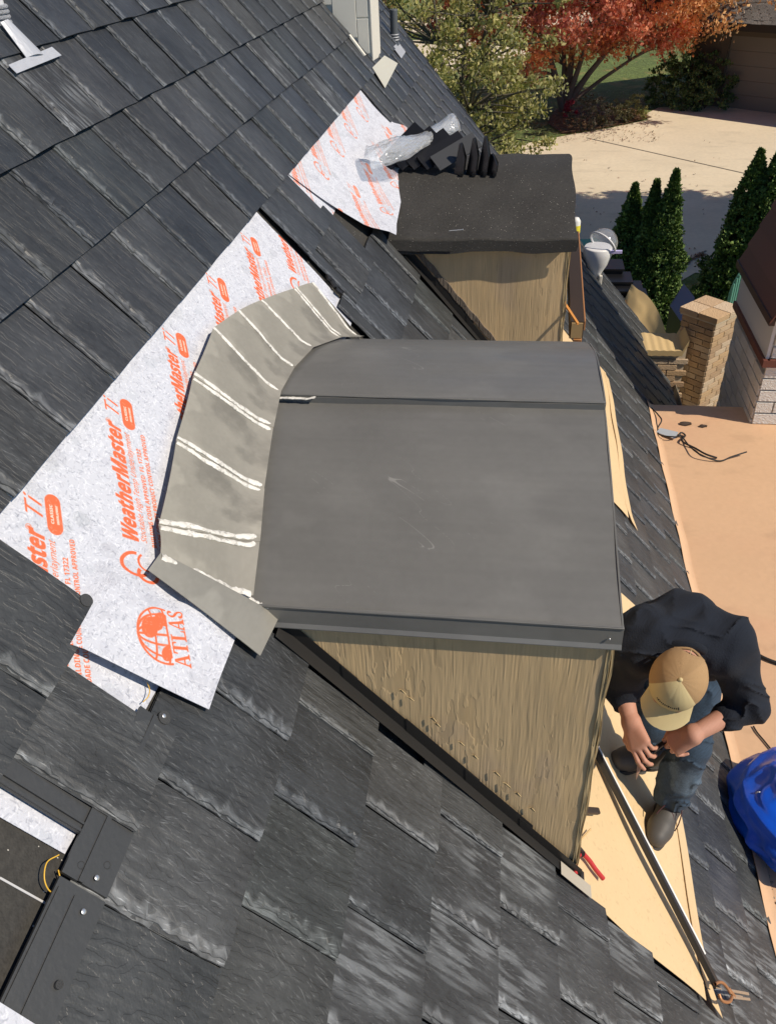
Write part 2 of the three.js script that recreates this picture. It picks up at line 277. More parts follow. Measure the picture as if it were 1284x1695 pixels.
// exposed lock rails where slates have been lifted off (bottom left of the opening)
const nailMat = std(C(.6, .6, .6), .35, { metalness: .8 });
function railPiece(x0, x1, zn, zf, h) {        // nailing flange with raised rails and nail
  const g = part('lock_rail', roofFrame);
  return g;
}
{ // exposed nailing strips, merged per strip, nails on top
  const strip = (x0, x1, z0, z1, h) => mesh('nailing_strip', rbx(x0, x1, z0, z1, h - .008, h), slateSmooth, roofFrame);
  const ridge = (x0, x1, z0, z1, h) => mesh('lock_ridge', rbx(x0, x1, z0, z1, h - .004, h + .004), slateSmooth, roofFrame);
  const nail = (px, py, h) => { const p = onRoof(px, py, h).sub(house.position).sub(roofFrame.position).applyAxisAngle(V3(0, 0, 1), PHI); const g = new THREE.SphereGeometry(.0062, 10, 6); g.scale(1, .35, 1); g.translate(p.x, p.y, p.z); mesh('nail_head', g, nailMat, roofFrame); };
  // head of the slate course below, left bare by the missing course
  strip(-.478, -.437, -.431, -.05, .0125); ridge(-.476, -.471, -.42, -.05, .0125); ridge(-.462, -.459, -.42, -.05, .0125);
  strip(-.478, -.437, -.604, -.436, .0115); ridge(-.464, -.46, -.6, -.436, .0115);
  strip(-.478, -.437, -.675, -.61, .0115); ridge(-.464, -.46, -.675, -.61, .0115);
  // side lock of the slate left standing
  strip(-.552, -.437, -.52, -.486, .004); ridge(-.552, -.437, -.4895, -.4865, .006); ridge(-.552, -.437, -.498, -.4955, .006);
  nail(139, 1509, .018); nail(161, 1453, .018); nail(272, 1185, .016);
  const tab = (px, py, r, h) => { const p = onRoof(px, py, h).sub(house.position).sub(roofFrame.position).applyAxisAngle(V3(0, 0, 1), PHI); const g = new THREE.CylinderGeometry(r, r, .006, 20); g.translate(p.x, p.y, p.z); mesh('lock_tab', g, slateSmooth, roofFrame); };
  tab(143, 994, .017, .014); tab(272, 1188, .017, .012); tab(98, 1630, .008, .018);
  // rings moulded into the strips
  const ring = (px, py, h) => { const p = onRoof(px, py, h).sub(house.position).sub(roofFrame.position).applyAxisAngle(V3(0, 0, 1), PHI); const g = new THREE.TorusGeometry(.0075, .0009, 6, 20); g.rotateX(Math.PI / 2); g.translate(p.x, p.y, p.z); mesh('moulded_ring', g, slateSmooth, roofFrame); };
  for (const [x, y] of [[92, 1537], [140, 1530], [128, 1557], [178, 1432], [135, 1432]]) ring(x, y, .0115);
}
// rake trim, house walls below the eaves
const darkMetal = std(C(.018, .018, .018), .45, { metalness: .3 });
mesh('rake_trim', rbx(-1.5, .26, Z_RAKE - .012, Z_RAKE, -.09, .012), std(C(.05, .053, .06), .5), roofFrame);
const stucco = std(C(.5, .46, .4), .9);
{ const w = part('house_wall', house);
  const gw = (n, pts, depth, z) => { const o = V3(0, H, z); const g = prism(o, V3(1, 0, 0), V3(0, 1, 0), pts.map(([x, y]) => [x * D, y * D]), depth); wmesh(n, g, stucco, w); };
  gw('gable_wall', [[-1.45, -4.05], [1.05, -4.05], [1.05, Y0 - TAN * 1.05 - .07], [-1.45, Y0 + TAN * 1.45 - .07]], .2, (Z_RAKE + .05) * D);
  wmesh('eave_wall', box(.2, (4.05 - 2.9) * D, (5.43 - 4.4) * D, 1.0 * D, (4.05 - 2.9) * D / 2, (-5.43 - 4.4) / 2 * D + .1), stucco, w);
}
// gutter along the low eave
{ const x = 1.128, g0 = -5.94, g1 = -4.39, e = Y0 - TAN * x; const L = (g1 - g0) * D, sh = new THREE.Shape(); const pr = [[0, 0], [.0, -.1], [.1, -.1], [.11, 0], [.104, 0], [.095, -.094], [.006, -.094], [.006, 0]];
  const g = prism(P(x, e, g1).add(V3(-.01, -.035, 0)), V3(1, 0, 0), V3(0, 1, 0), pr.map(p => [p[0], p[1]]), .001); const gg = new THREE.ExtrudeGeometry(new THREE.Shape(pr.map(p => new THREE.Vector2(...p))), { depth: L, bevelEnabled: false });
  gg.translate(x * D - .01, H + e * D - .035, g0 * D); wmesh('gutter', gg, std(C(.28, .25, .2), .5), house); }

// ---------------------------------------------------------------- flat roof beside the slates
const flatTex = texL(1024, 1024, (u, v) => { const n = fbm(u, v, 4, 4, 5, 3), f = fbm(u, v, 100, 100, 2, 5), st = smooth(.62, .8, fbm(u, v, 8, 14, 5, 19)), b = smooth(.6, .75, fbm(u, v, 3, 5, 3, 29));
  const k = 1 + .12 * (n - .5) + .06 * (f - .5) - .1 * st; return [  .62 * k, .4 * k - .02 * b, .24 * k - .01 * b]; }, 1 / 3);
const flatMat = std(C(1, 1, 1), .75, { map: flatTex, bumpMap: grassBump, bumpScale: .002 });
const FY = H - 2.45 * D;
{ const fr = part('flat_roof', house);
  const g = new THREE.BoxGeometry(2.2 * D, .25, 5.6 * D); g.translate((.80 + 1.1) * D, FY - .125, (-4.386 + 2.8) * D); const p = g.attributes.position; for (let i = 0; i < p.count; i++) g.attributes.uv.setXY(i, p.getX(i), p.getZ(i));
  wmesh('roof_membrane', g, flatMat, fr);
  // upturned lip along the slates and dirt caught in it
  wmesh('roof_upstand', slab((u, v) => { const z = lerp(-4.38, 1.1, u) * D, a = v; return V3((.826 + .03 * (1 - a) * 1) * D + .004 * Math.sin(z * 9) + .01, FY + .002 + .05 * a * a, z).add(V3(-.02 * a, 0, 0)); }, 60, 4, .006), flatMat, fr);
  wmesh('supporting_wall', box(2.1 * D, FY - .25, 5.4 * D, 1.9 * D, (FY - .25) / 2, -1.55 * D), stucco, fr);
}

// ---------------------------------------------------------------- dormers
const metalTex = texL(1024, 1024, (u, v) => { const n = fbm(u, v, 5, 5, 4, 3), s = fbm(u, v, 3, 60, 3, 5), f = fbm(u, v, 90, 90, 2, 6), st = smooth(.56, .75, fbm(u, v, 6, 7, 5, 9)); const sc = smooth(.985, 1, 1 - Math.abs(2 * vn(u * 40 + v * 40, v * 9, 80, 9, 13) - 1)) * smooth(.62, .74, fbm(u, v, 9, 9, 2, 17));
  const k = .18 + .05 * (n - .5) + .02 * (s - .5) + .014 * (f - .5) + .02 * st + .1 * smooth(.4,.9,sc); return [k, k * .99, k * .93]; }, 1 / 1.6);
const metalRough = tex(512, 512, (u, v) => { const n = .3 + .3 * fbm(u, v, 6, 9, 4, 23); return [n, n, n]; }, 1 / 1.3);
const metal = std(C(1, 1, 1), 1, { map: metalTex, roughnessMap: metalRough, metalness: .2, bumpMap: tex(256, 256, (u, v) => { const n = fbm(u, v, 4, 3, 3, 3); return [n, n, n]; }, 1 / 1.3), bumpScale: .004 });
const collarTex = texL(1024, 1024, (u, v) => { const n = fbm(u, v, 6, 6, 5, 3), st = smooth(.5, .72, fbm(u, v, 9, 7, 5, 33)), d = smooth(.6, .75, fbm(u, v, 12, 12, 4, 43)), f = fbm(u, v, 100, 100, 2, 6);
  const k = .32 + .12 * (n - .5) + .03 * (f - .5) - .08 * st + .06 * d; return [k * 1.02, k * .96, k * .81]; }, 1 / 1.1);
const collarMat = std(C(1, 1, 1), .55, { map: collarTex, metalness: .2, bumpMap: tex(256, 256, (u, v) => { const n = fbm(u, v, 5, 5, 3, 3); return [n, n, n]; }, 1 / .8), bumpScale: .004 });
const solder = std(C(1, 1, 1), .75, { map: texL(256, 256, (u, v) => { const n = fbm(u, v, 12, 12, 4, 3); const k = .5 + .4 * n - .22 * smooth(.52, .7, fbm(u, v, 20, 20, 3, 9)); return [k, k * .975, k * .9]; }, 4), bumpMap: tex(256, 256, (u, v) => { const n = fbm(u, v, 20, 20, 3, 3); return [n, n, n]; }, 4), bumpScale: .003 });
const plyH = (u, v) => { const w = u + .006 * (fbm(u, v, 8, 5, 2, 5) - .5); return clamp(.5 + .8 * (fbm(w, v, 60, 4, 3, 7) - .5) + .7 * (fbm(w, v, 200, 12, 2, 17) - .5), 0, 1); };
const plyCk = (u, v) => smooth(.8, .9, fbm(u + .004 * fbm(u, v, 9, 9, 2, 3), v, 110, 5, 2, 27)) ;
const plyPeel = (u, v) => smooth(.66, .7, fbm(u, v, 40, 9, 4, 37)) * smooth(.45, .6, fbm(u, v, 4, 4, 2, 47));
const plyBumpTex = tex(1024, 1024, (u, v) => { const k = clamp(plyH(u, v) - .5 * plyCk(u, v) - .6 * plyPeel(u, v), 0, 1); return [k, k, k]; }, 1 / 1.1);
const plyTex = texL(1024, 1024, (u, v) => { const h = plyH(u, v), n = fbm(u, v, 5, 3, 4, 2), wn = smooth(.5, .75, fbm(u, v, 16, 4, 4, 12)), gy = smooth(.52, .7, fbm(u, v, 6, 3, 3, 52)); const k = (.98 + .16 * (h - .5) + .3 * (n - .5)) * (1 - .12 * plyPeel(u, v) - .2 * plyCk(u, v));
  return [lerp(lerp(.62, .68, wn), .56, gy) * k, lerp(lerp(.455, .49, wn), .415, gy) * k, lerp(lerp(.25, .26, wn), .25, gy) * k]; }, 1 / 1.1);
const plywood = std(C(1, 1, 1), .9, { map: plyTex, bumpMap: plyBumpTex, bumpScale: .0013 });
const trimWood = std(C(.42, .32, .17), .85, { bumpMap: plyBumpTex, bumpScale: .006 });
const panTex = texL(512, 512, (u, v) => { const n = fbm(u, v, 4, 4, 4, 3), f = fbm(u, v, 80, 80, 2, 5); const sp = smooth(.75, .8, fbm(u, v, 60, 60, 2, 55)); const k = 1 + .1 * (n - .5) + .05 * (f - .5) - .1 * sp; return [.68 * k, .5 * k, .28 * k]; }, 1 / .9);
const panMat = std(C(1, 1, 1), .6, { map: panTex });
const flashMat = std(C(.022, .021, .02), .5, { metalness: .2 });
const AT = [[0, -.935], [.13, -.912], [.24, -.889], [.43, -.859], [.545, -.845], [.68, -.849], [.82, -.868], [.97, -.913], [1.065, -.955]];
const arch = zr => { for (let i = 0; i < AT.length - 1; i++) if (zr <= AT[i + 1][0]) { const [a, b] = [AT[i], AT[i + 1]], p = AT[Math.max(0, i - 1)], q = AT[Math.min(AT.length - 1, i + 2)], t = (zr - a[0]) / (b[0] - a[0]); return a[1] + .5 * t * (b[1] - p[1] + t * (2 * p[1] - 5 * a[1] + 4 * b[1] - q[1] + t * (3 * (a[1] - b[1]) + q[1] - p[1]))); } return AT[AT.length - 1][1]; };
const ZN = -.965;                              // near eave of the near dormer
const xMeet = y => -(y - Y0) / TAN;            // where a height meets the roof plane
const XF = .2;
function dormer(dz, roofMat, kind) {
  const g = part('dormer', house), zw = (dz ? -.975 + dz : -.967) * D;
  // side walls: triangles of plywood, bottom edge torn
  const wallTop = -.965, pts = []; const xl = -.34, xr = .188;
  pts.push([xr * D, wallTop * D], [xl * D, wallTop * D]);
  for (let i = 0; i <= 60; i++) { const x = lerp(xl, xr, i / 60); pts.push([x * D, (Y0 - TAN * x) * D + .03 + rr(-.008, .012)]); }
  const wallG = (z, dir) => { const gg = prism(V3(0, H, z), V3(1, 0, 0), V3(0, 1, 0), pts, .02); const p = gg.attributes.position; for (let i = 0; i < p.count; i++) gg.attributes.uv.setXY(i, p.getX(i) + dz, p.getY(i)); return gg; };
  wmesh('side_wall', wallG(zw - .02), plywood, g); wmesh('side_wall', wallG((-2.0 + dz) * D), plywood, g);
  // corner board: two plies with rough edges
  const yb = Y0 - TAN * .188;
  wmesh('corner_board', slab((u, v) => V3(lerp(.183, .1905, u) * D, lerp(H + (yb) * D + .03, H - .955 * D, v), zw + .004 + .004 * Math.sin(v * 40 + dz) * (u > .5 ? 1 : .3)), 2, 30, .03, () => V3(0, 0, 1)), trimWood, g);
  wmesh('corner_board', slab((u, v) => V3(lerp(.1915, .1955, u) * D + .003 * Math.sin(v * 23 + dz), lerp(H + (yb) * D + .02, H - .965 * D, v), zw - .006 + .003 * Math.sin(v * 31)), 1, 30, .03, () => V3(0, 0, 1)), trimWood, g);
  // front wall with a window, seen only from lower down
  const fz0 = (-1.985 + dz) * D, fz1 = (-1.02 + dz) * D, fy0 = H + yb * D, fy1 = H - .985 * D, fm = (fz0 + fz1) / 2;
  const fb = (n, y0, y1, z0, z1, x, d, m) => wmesh(n, box(d, y1 - y0, z1 - z0, x - d / 2, (y0 + y1) / 2, (z0 + z1) / 2), m, g);
  const wx = .187 * D; fb('front_wall', fy0, fy0 + .18, fz0, fz1, wx, .04, plywood); fb('front_wall', fy1 - .2, fy1, fz0, fz1, wx, .04, plywood);
  fb('front_wall', fy0 + .18, fy1 - .2, fz0, fz0 + .35, wx, .04, plywood); fb('front_wall', fy0 + .18, fy1 - .2, fz1 - .35, fz1, wx, .04, plywood);
  fb('window_frame', fy0 + .18, fy0 + .23, fz0 + .35, fz1 - .35, wx + .003, .05, trimWood); fb('window_frame', fy1 - .25, fy1 - .2, fz0 + .35, fz1 - .35, wx + .003, .05, trimWood);
  fb('window_pane', fy0 + .23, fy1 - .25, fz0 + .35, fz1 - .35, wx - .02, .006, std(C(.02, .025, .03), .08));
  // step flashing up the near side
  const N = 5; for (let i = 0; i < N; i++) {
    const x0 = lerp(-.36, .192, i / N) - .015, x1 = lerp(-.36, .192, (i + 1) / N) + .012, off = .004 + .0025 * i, hh = .085 + rr(-.01, .01);
    const yv = x => H + (Y0 - TAN * x) * D;
    wmesh('step_flashing', slab((u, v) => V3(lerp(x0, x1, u) * D, yv(lerp(x0, x1, u)) - .02 + (hh + .025) * v, zw + off + .003), 1, 1, .0015, () => V3(0, 0, 1)), flashMat, g);
    wmesh('step_flashing', slab((u, v) => R(lerp(x0, x1, u), (-.978 + dz) + .002 + lerp(.04, 0, v), .024 - off * .6 + .0008 * i), 1, 1, .0015, () => RN), flashMat, g);
  }
  for (let i = 0; i < 1; i++) { // far side flashing
    wmesh('step_flashing', slab((u, v) => R(lerp(-.36, .19, u), (-2.02 + dz) - lerp(0, .06, v), .02), 4, 1, .0015, () => RN), flashMat, g); }
  return g;
}
const z0n = 0;
const nearD = dormer(0, metal), farD = dormer(DZ, felt);
function roofSheet(dz, a, b, lift, x1, nu, nv, th, wob = 0) {      // arched sheet between zr = a and b, from the roof plane to the front edge
  return slab((u, v) => { const zr = lerp(a, b, v), y = arch(zr) + lift, xm = xMeet(y) - .004, x = lerp(xm, x1, u); const p = P(x, y, ZN + dz - zr);
    if (wob) p.y += wob * (Math.sin(x * 19 + zr * 11) * .5 + Math.sin(x * 7 - zr * 23)); return p; }, nu, nv, th, () => V3(0, 1, 0));
}
{ // near dormer: two sheets with a raised lap at the crown, hemmed edges
  wmesh('roof_sheet', roofSheet(0, 0, .55, -.012, XF, 16, 16, .008, .0016), metal, nearD);
  wmesh('roof_sheet', roofSheet(0, .545, 1.065, .002, XF, 16, 20, .03, .0012), metal, nearD);
  const lapY = z => arch(.545), lx = xMeet(-.85);
  wmesh('crown_lap', slab((u, v) => { const x = lerp(lx, XF + .002, u); return V3(x * D, H + (-.8445 + .0016 * Math.sin(u * 15) * .3) * D - .026 * (1 - v), (ZN - .545) * D + .006 + .003 * Math.sin(u * 9)); }, 24, 1, .006, () => V3(0, 0, 1)), metal, nearD);
  wmesh('crown_hem', bar(P(lx, -.842, ZN - .546), P(XF + .001, -.842, ZN - .546), .016, .006, V3(0, 1, 0), .002), metal, nearD);
  // near eave: hemmed fascia with a drip flange
  const e = -.947; wmesh('eave_fascia', slab((u, v) => V3(lerp(-.415, XF + .003, u) * D, H + e * D + .006 - .058 * (1 - v), ZN * D + .004 + .004 * (1 - v)), 20, 1, .004, () => V3(0, 0, 1)), metal, nearD);
  wmesh('eave_hem', bar(P(-.415, e + .004, ZN + .001), P(XF + .003, e + .004, ZN + .001), .012, .008, V3(0, 1, 0), .003), metal, nearD);
  wmesh('drip_flange', slab((u, v) => V3(lerp(-.40, XF + .003, u) * D, H + e * D - .052 - .012 * v, ZN * D + .008 + .008 * v), 4, 1, .003, () => V3(0, 1, 0)), metal, nearD);
  for (const t of [.97]) wmesh('rivet', new THREE.SphereGeometry(.0035, 8, 6).translate(lerp(-.4, XF, t) * D, H + e * D - .028, ZN * D + .012), nailMat, nearD);
  // front hem following the arch
  wmesh('front_hem', slab((u, v) => { const zr = u * .545, p = P(XF, arch(zr) - .012, ZN - zr); return p.add(V3(.006, .002 - .035 * (1 - v), 0)); }, 16, 1, .005, () => V3(1, 0, 0)), metal, nearD);
  wmesh('front_hem', slab((u, v) => { const zr = .545 + u * .52, p = P(XF, arch(zr) + .002, ZN - zr); return p.add(V3(.006, .002 - .04 * (1 - v), 0)); }, 20, 1, .005, () => V3(1, 0, 0)), metal, nearD);
  // collar of soldered plates lying on the slope round the arch
  const outer = [[266, 922], [263, 868], [292, 728], [320, 622], [353, 543], [395, 514], [432, 497], [488, 477], [517, 468], [597, 562]].map(p => onRoof(...p, .028));
  const zin = [-.968, -1.085, -1.21, -1.385, -1.508, -1.63, -1.765, -1.92, -2.0, -2.03].map(z => { const y = arch(clamp(ZN - z, 0, 1.065)); return R(xMeet(y), z, .016); });
  const seamN = [1, 2, 2, 2, 1, 1, 1, 2, 1];
  for (let i = 0; i < outer.length - 1; i++) {
    const a = outer[i], b = outer[i + 1], c = zin[i + 1], d = zin[i];
    wmesh('collar_plate', slab((u, v) => { const p = a.clone().lerp(b, u).lerp(d.clone().lerp(c, u), v); p.addScaledVector(RN, .007 * Math.sin(u * Math.PI) * (1 - v) + .012 * smooth(.8, 1, v) + .002 * (i % 2)); if (v > .99) p.x += .012; return p; }, 8, 10, .0022, () => RN), collarMat, nearD);
  }
  const bead = (a, b, w, off, lift) => { const s = rnd() * 50; const dir = b.clone().sub(a).normalize(), side = new THREE.Vector3().crossVectors(RN, dir); const N = 46;
    return slab((u, v) => { const ww = w * (.75 + .5 * vn(u * 11 + s, 1, 997, 7, 3) + .5 * (vn(u * 37 + s, 2 + (v > .5 ? 3 : 0), 997, 7, 4) - .5)); const p = a.clone().lerp(b, u).addScaledVector(side, off + (v - .5) * ww + .006 * (vn(u * 7 + s, 4, 997, 9, 8) - .5)); p.addScaledVector(RN, lift + .012 * smooth(.8, 1, u) + .003 * Math.sin(v * Math.PI) * (.5 + .9 * vn(u * 25 + s, 5, 997, 9, 2))); return p; }, N, 5, .003, () => RN); };
  for (let i = 0; i < 9; i++) { const a = outer[i], b = zin[i], w = i < 4 ? .017 : .012; const lift = .004 + (i ? 0 : .002);
    if (seamN[i] === 2) { wmesh('solder_seam', bead(a, b, w, .012, lift), solder, nearD); wmesh('solder_seam', bead(a, b, w, -.013, lift), solder, nearD); }
    else wmesh('solder_seam', bead(a, b, w + .004, 0, lift), solder, nearD); }
  // smeared flux at the corner and along the crown lap
  wmesh('solder_seam', bead(zin[0], onRoof(440, 1008, .03), .016, 0, .004), solder, nearD);
  wmesh('solder_seam', bead(P(lx + .01, -.846, ZN - .535), P(lx + .085, -.847, ZN - .535), .022, 0, .004), solder, nearD);
  // lower apron of the collar
  const ap = [[245, 944], [266, 915], [462, 1020], [430, 1086]].map((p, i) => onRoof(...p, [.03, .03, .034, .04][i]));
  wmesh('collar_apron', slab((u, v) => { const p = ap[0].clone().lerp(ap[3], u).lerp(ap[1].clone().lerp(ap[2], u), v); return p.addScaledVector(RN, .004 * Math.sin(u * 3)); }, 10, 4, .0022, () => RN.clone().negate()), std(C(.88, .9, .93), .55, { map: collarTex, metalness: .25 }), nearD);
}
{ // far dormer: roofing felt draped over the arch and over its near edge
  const dz = DZ, zwf = (-.975 + DZ) * D;
  const fe = (u, v) => { // v: 0 hanging edge .. 1 far edge
    const zr = lerp(-.02, 1.065, Math.max(0, (v - .12) / .88)), y = arch(Math.max(0, zr)) + .006, hang = v < .12 ? (1 - v / .12) : 0; const x0 = xMeet(y), x = lerp(x0 - .01, XF + .012 + .004 * Math.sin(v * 20), u);
    const p = P(x, y, ZN + dz - zr); p.y -= hang * (.085 + .006 * Math.sin(u * 9) - .012 * u); p.z += hang * (.002 + .014 * (1 - u) + .002 * Math.sin(u * 17)); p.y += .004 * Math.sin(u * 14 + v * 6) + .002 * Math.sin(u * 31 - v * 17); return p; };
  const fg = slab(fe, 40, 50, .004, (u, v) => v < .1 ? V3(0, 0, 1) : V3(0, 1, 0)); wmesh('roofing_felt', fg, felt, farD);
  wmesh('felt_lap', slab((u, v) => fe(lerp(.02, .36, u), lerp(.02, .17, v)).add(V3(0, .005, .004 * (1 - v) + .004)), 16, 6, .003, () => V3(0, .7, .7)), felt, farD);
  // exposed rough board along the foot of the wall
  wmesh('rough_board', slab((u, v) => { const x = lerp(-.33, .15, u); return V3(x * D, H + (Y0 - TAN * x) * D + .10 + .05 * v + .006 * Math.sin(u * 60), zwf + .012); }, 40, 1, .012, () => V3(0, 0, 1)), std(C(.16, .13, .1), .95, { bumpMap: plyBumpTex, bumpScale: .01 }), farD);
  // brown fascia beam with copper edge standing proud of the front
  const A = P(.266, -1.275, -3.8), B = P(.2425, -1.275, -2.815); const dark = std(C(.035, .022, .014), .6);
  wmesh('fascia_beam', bar(A, B, .085, .12, V3(0, 1, 0), .004), dark, farD);
  const ax = B.clone().sub(A).normalize(), sx = new THREE.Vector3().crossVectors(V3(0, 1, 0), ax).normalize();
  const copper = std(C(.55, .26, .1), .5, { metalness: .3 });
  wmesh('copper_edge', bar(A.clone().addScaledVector(sx, .047).add(V3(0, .03, 0)), B.clone().addScaledVector(sx, .047).add(V3(0, .03, 0)), .007, .06), copper, farD);
  wmesh('beam_end', bar(B.clone(), B.clone().addScaledVector(ax, .012), .07, .1), std(C(.38, .26, .12), .9), farD);
  wmesh('copper_edge', bar(B.clone().add(V3(.01, -.055, .012)), B.clone().add(V3(.012, -.11, .0)), .05, .02), copper, farD);
  wmesh('copper_edge', bar(P(.19, -1.18, -2.84), P(.235, -1.20, -2.7), .014, .012), std(C(.7, .3, .07), .6), farD);
}
// tan pans in front of each dormer
for (const dz of [0, DZ]) {
  const g = slab((u, v) => { const zn = -.945 + .045 * u, zf = -2.16; const x = lerp(.17, .5, u), z = lerp(zn, zf, v) + dz; return R(x, z, -.002 + .032 * smooth(.5, 1, u) + .002 * Math.sin(z * 9 + u * 4)); }, 12, 24, .002, () => RN.clone().negate());
  wmesh('apron_pan', g, panMat, house);
  const ln = -.9, lf = -2.14; wmesh('apron_lip', slab((u, v) => { const z = lerp(ln + .01 * u, lf, v) + dz, x = lerp(.492, .523, u) + (v < .06 ? (.02 * (1 - v / .06)) : 0) + .003 * Math.sin(z * 13); return R(x, z, lerp(.034, .026, u) + .004 * Math.sin(z * 5)); }, 3, 40, .002, () => RN.clone().negate()), panMat, house);
}
wmesh('patch_strip', slab((u, v) => R(lerp(.146, .215, v), lerp(-.953, -.925, u) + .0 * v, .026), 2, 2, .0015, () => RN), std(C(.42, .38, .31), .6), house);

// ---------------------------------------------------------------- printed underlayment
const INK = 'rgb(222,104,66)';
function printed(x0, x1, y0, y1, W, draw) {   // canvas over metres x (away along the eave) and y (down the slope)
  const c = document.createElement('canvas'); c.width = W; c.height = Math.round(W * (y1 - y0) / (x1 - x0)); const g = c.getContext('2d'), k = W / (x1 - x0);
  g.fillStyle = 'rgb(196,199,208)'; g.fillRect(0, 0, c.width, c.height);
  // fibres of the fleece
  let s = 5; const q = () => { s = (s * 1664525 + 1013904223) >>> 0; return s / 4294967296; };
  for (let i = 0; i < 42000; i++) { const x = q() * c.width, y = q() * c.height, d = q(), a = q() * 6.28, l = 3 + 7 * q(); g.strokeStyle = d < .5 ? `rgba(110,114,128,${.12 + .3 * q()})` : 'rgba(232,234,240,.5)'; g.lineWidth = .7 + 1.2 * q(); g.beginPath(); g.moveTo(x, y); g.lineTo(x + Math.cos(a) * l, y + Math.sin(a) * l); g.stroke(); }
  for (let i = 0; i < 500; i++) { const x = q() * c.width, y = q() * c.height; g.fillStyle = `rgba(110,112,122,${.05 + .06 * q()})`; g.beginPath(); g.arc(x, y, 4 + 16 * q(), 0, 7); g.fill(); }
  g.save(); g.scale(k, k); g.translate(-x0, -y0); draw(g); g.restore();
  for (let i = 0; i < 14000; i++) { const x = q() * c.width, y = q() * c.height, a = q() * 6.28, l = 2 + 4 * q(); g.strokeStyle = 'rgba(214,216,224,.34)'; g.lineWidth = .8; g.beginPath(); g.moveTo(x, y); g.lineTo(x + Math.cos(a) * l, y + Math.sin(a) * l); g.stroke(); }
  const t = new THREE.CanvasTexture(c); t.colorSpace = THREE.SRGBColorSpace; t.anisotropy = 8; t.wrapS = t.wrapT = THREE.RepeatWrapping;
  const m = std(C(1, 1, 1), .9, { map: t, bumpMap: tex(256, 256, (u, v) => { const n = fbm(u, v, 40, 40, 2, 4); return [n, n, n]; }, 9), bumpScale: .0008 });
  m.userData.uv = g2 => { const p = g2.attributes.position; for (let i = 0; i < p.count; i++) g2.attributes.uv.setXY(i, (-p.getZ(i) - x0) / (x1 - x0), 1 - (p.getX(i) / COS - y0) / (y1 - y0)); return g2; };
  return m;
}
function print(g, rows, bFirst, aFirst, bStep, aStep, per) {
  g.rotate(-35 * Math.PI / 180); g.fillStyle = INK; g.strokeStyle = INK;
  const K = 100, txt = (s, x, y, h, f, w) => { g.save(); g.translate(x, y); g.scale(1 / K, 1 / K); g.font = `${f} ${h * K}px sans-serif`; if (w) { const m = g.measureText(s).width; g.scale(w * K / m, 1); } if (f.includes('italic')) g.transform(1, 0, -.2, 1, 0, 0); g.fillText(s, 0, 0); if (f.includes('bold') && h > .03) { g.lineWidth = h * K * .055; g.strokeStyle = INK; g.strokeText(s, 0, 0); } g.restore(); };
  const pill = (x, y, l, h) => { g.beginPath(); const r = h / 2; g.moveTo(x + r, y); g.lineTo(x + l - r, y); g.arc(x + l - r, y + r, r, -Math.PI / 2, Math.PI / 2); g.lineTo(x + r, y + h); g.arc(x + r, y + r, r, Math.PI / 2, Math.PI * 1.5); g.fill(); g.fillStyle = 'rgb(240,214,204)'; txt('CLASSIC', x + .03, y + h * .46, h * .26, 'bold', l - .06); txt('UNDERLAYMENT', x + .03, y + h * .74, h * .2, 'bold', l - .06); g.fillStyle = INK; };
  for (let i = 0; i < rows; i++) for (let n = -4; n < 5; n++) {
    const b = bFirst + bStep * i, a = aFirst + aStep * i + per * n;
    txt('WeatherMaster', a, b, .066, 'italic bold', .385); txt('®', a + .387, b - .03, .022, ''); txt('Ti', a + .412, b, .062, 'italic', .06);
    txt('Stockable High Temp Underlayment', a + .005, b + .03, .025, 'italic', .36);
    txt('BUILDING CODE APPROVED  FL 17322', a - .005, b + .056, .02, 'bold', .33); txt('MIAMI-DADE COUNTY PRODUCT CONTROL APPROVED', a - .06, b + .08, .02, 'bold', .44);
    pill(a + .385, b + .012, .115, .042);
    // swirl mark before the word
    g.lineWidth = .011; g.beginPath(); g.arc(a - .075, b - .02, .042, Math.PI * .75, Math.PI * 2.05); g.stroke(); g.beginPath(); g.arc(a - .105, b + .015, .028, Math.PI * .5, Math.PI * 1.7); g.stroke(); g.lineWidth = .007; g.beginPath(); g.arc(a - .06, b + .02, .03, Math.PI, Math.PI * 1.8); g.stroke();
  }
}
const memMat = printed(.7, 3.95, -2.0, -1.1, 2048, g => {
  g.save(); print(g, 7, -.60, 1.795, .278, .4, 5); g.restore();
  // globe with the name under it
  g.save(); g.rotate(-35 * Math.PI / 180); const ca = Math.cos(35 * Math.PI / 180), sa = Math.sin(35 * Math.PI / 180);
  const X = 1.385, Y = -1.315, a = X * ca - Y * sa, b = X * sa + Y * ca; g.translate(a, b); g.scale(1.0, 1.0);
  g.strokeStyle = g.fillStyle = INK; g.lineWidth = .006; const r = .078;
  g.save(); g.beginPath(); g.rect(-.2, -.2, .4, .215); g.clip();
  g.beginPath(); g.arc(0, 0, r, 0, 7); g.stroke(); for (const e of [.35, .75]) { g.beginPath(); g.ellipse(0, 0, r * e, r, 0, 0, 7); g.stroke(); } g.beginPath(); g.moveTo(0, -r); g.lineTo(0, r); g.stroke();
  for (const e of [-.5, 0]) { g.beginPath(); g.ellipse(0, e * r, r * Math.sqrt(1 - e * e), .012, 0, 0, Math.PI); g.stroke(); }
  for (const [x, y, w, h] of [[.018, -.04, .03, .024], [.03, -.018, .02, .02], [-.05, .0, .022, .016], [.045, 0, .02, .02]]) { g.beginPath(); g.ellipse(x, y, w, h, .5, 0, 7); g.fill(); }
  g.restore(); g.save(); g.translate(-.085, .072); g.scale(.01, .01); g.font = 'bold 6.8px serif'; const m = g.measureText('ATLAS').width; g.scale(17 / m, 1); g.fillText('ATLAS', 0, 0); g.restore();
  g.restore();
});
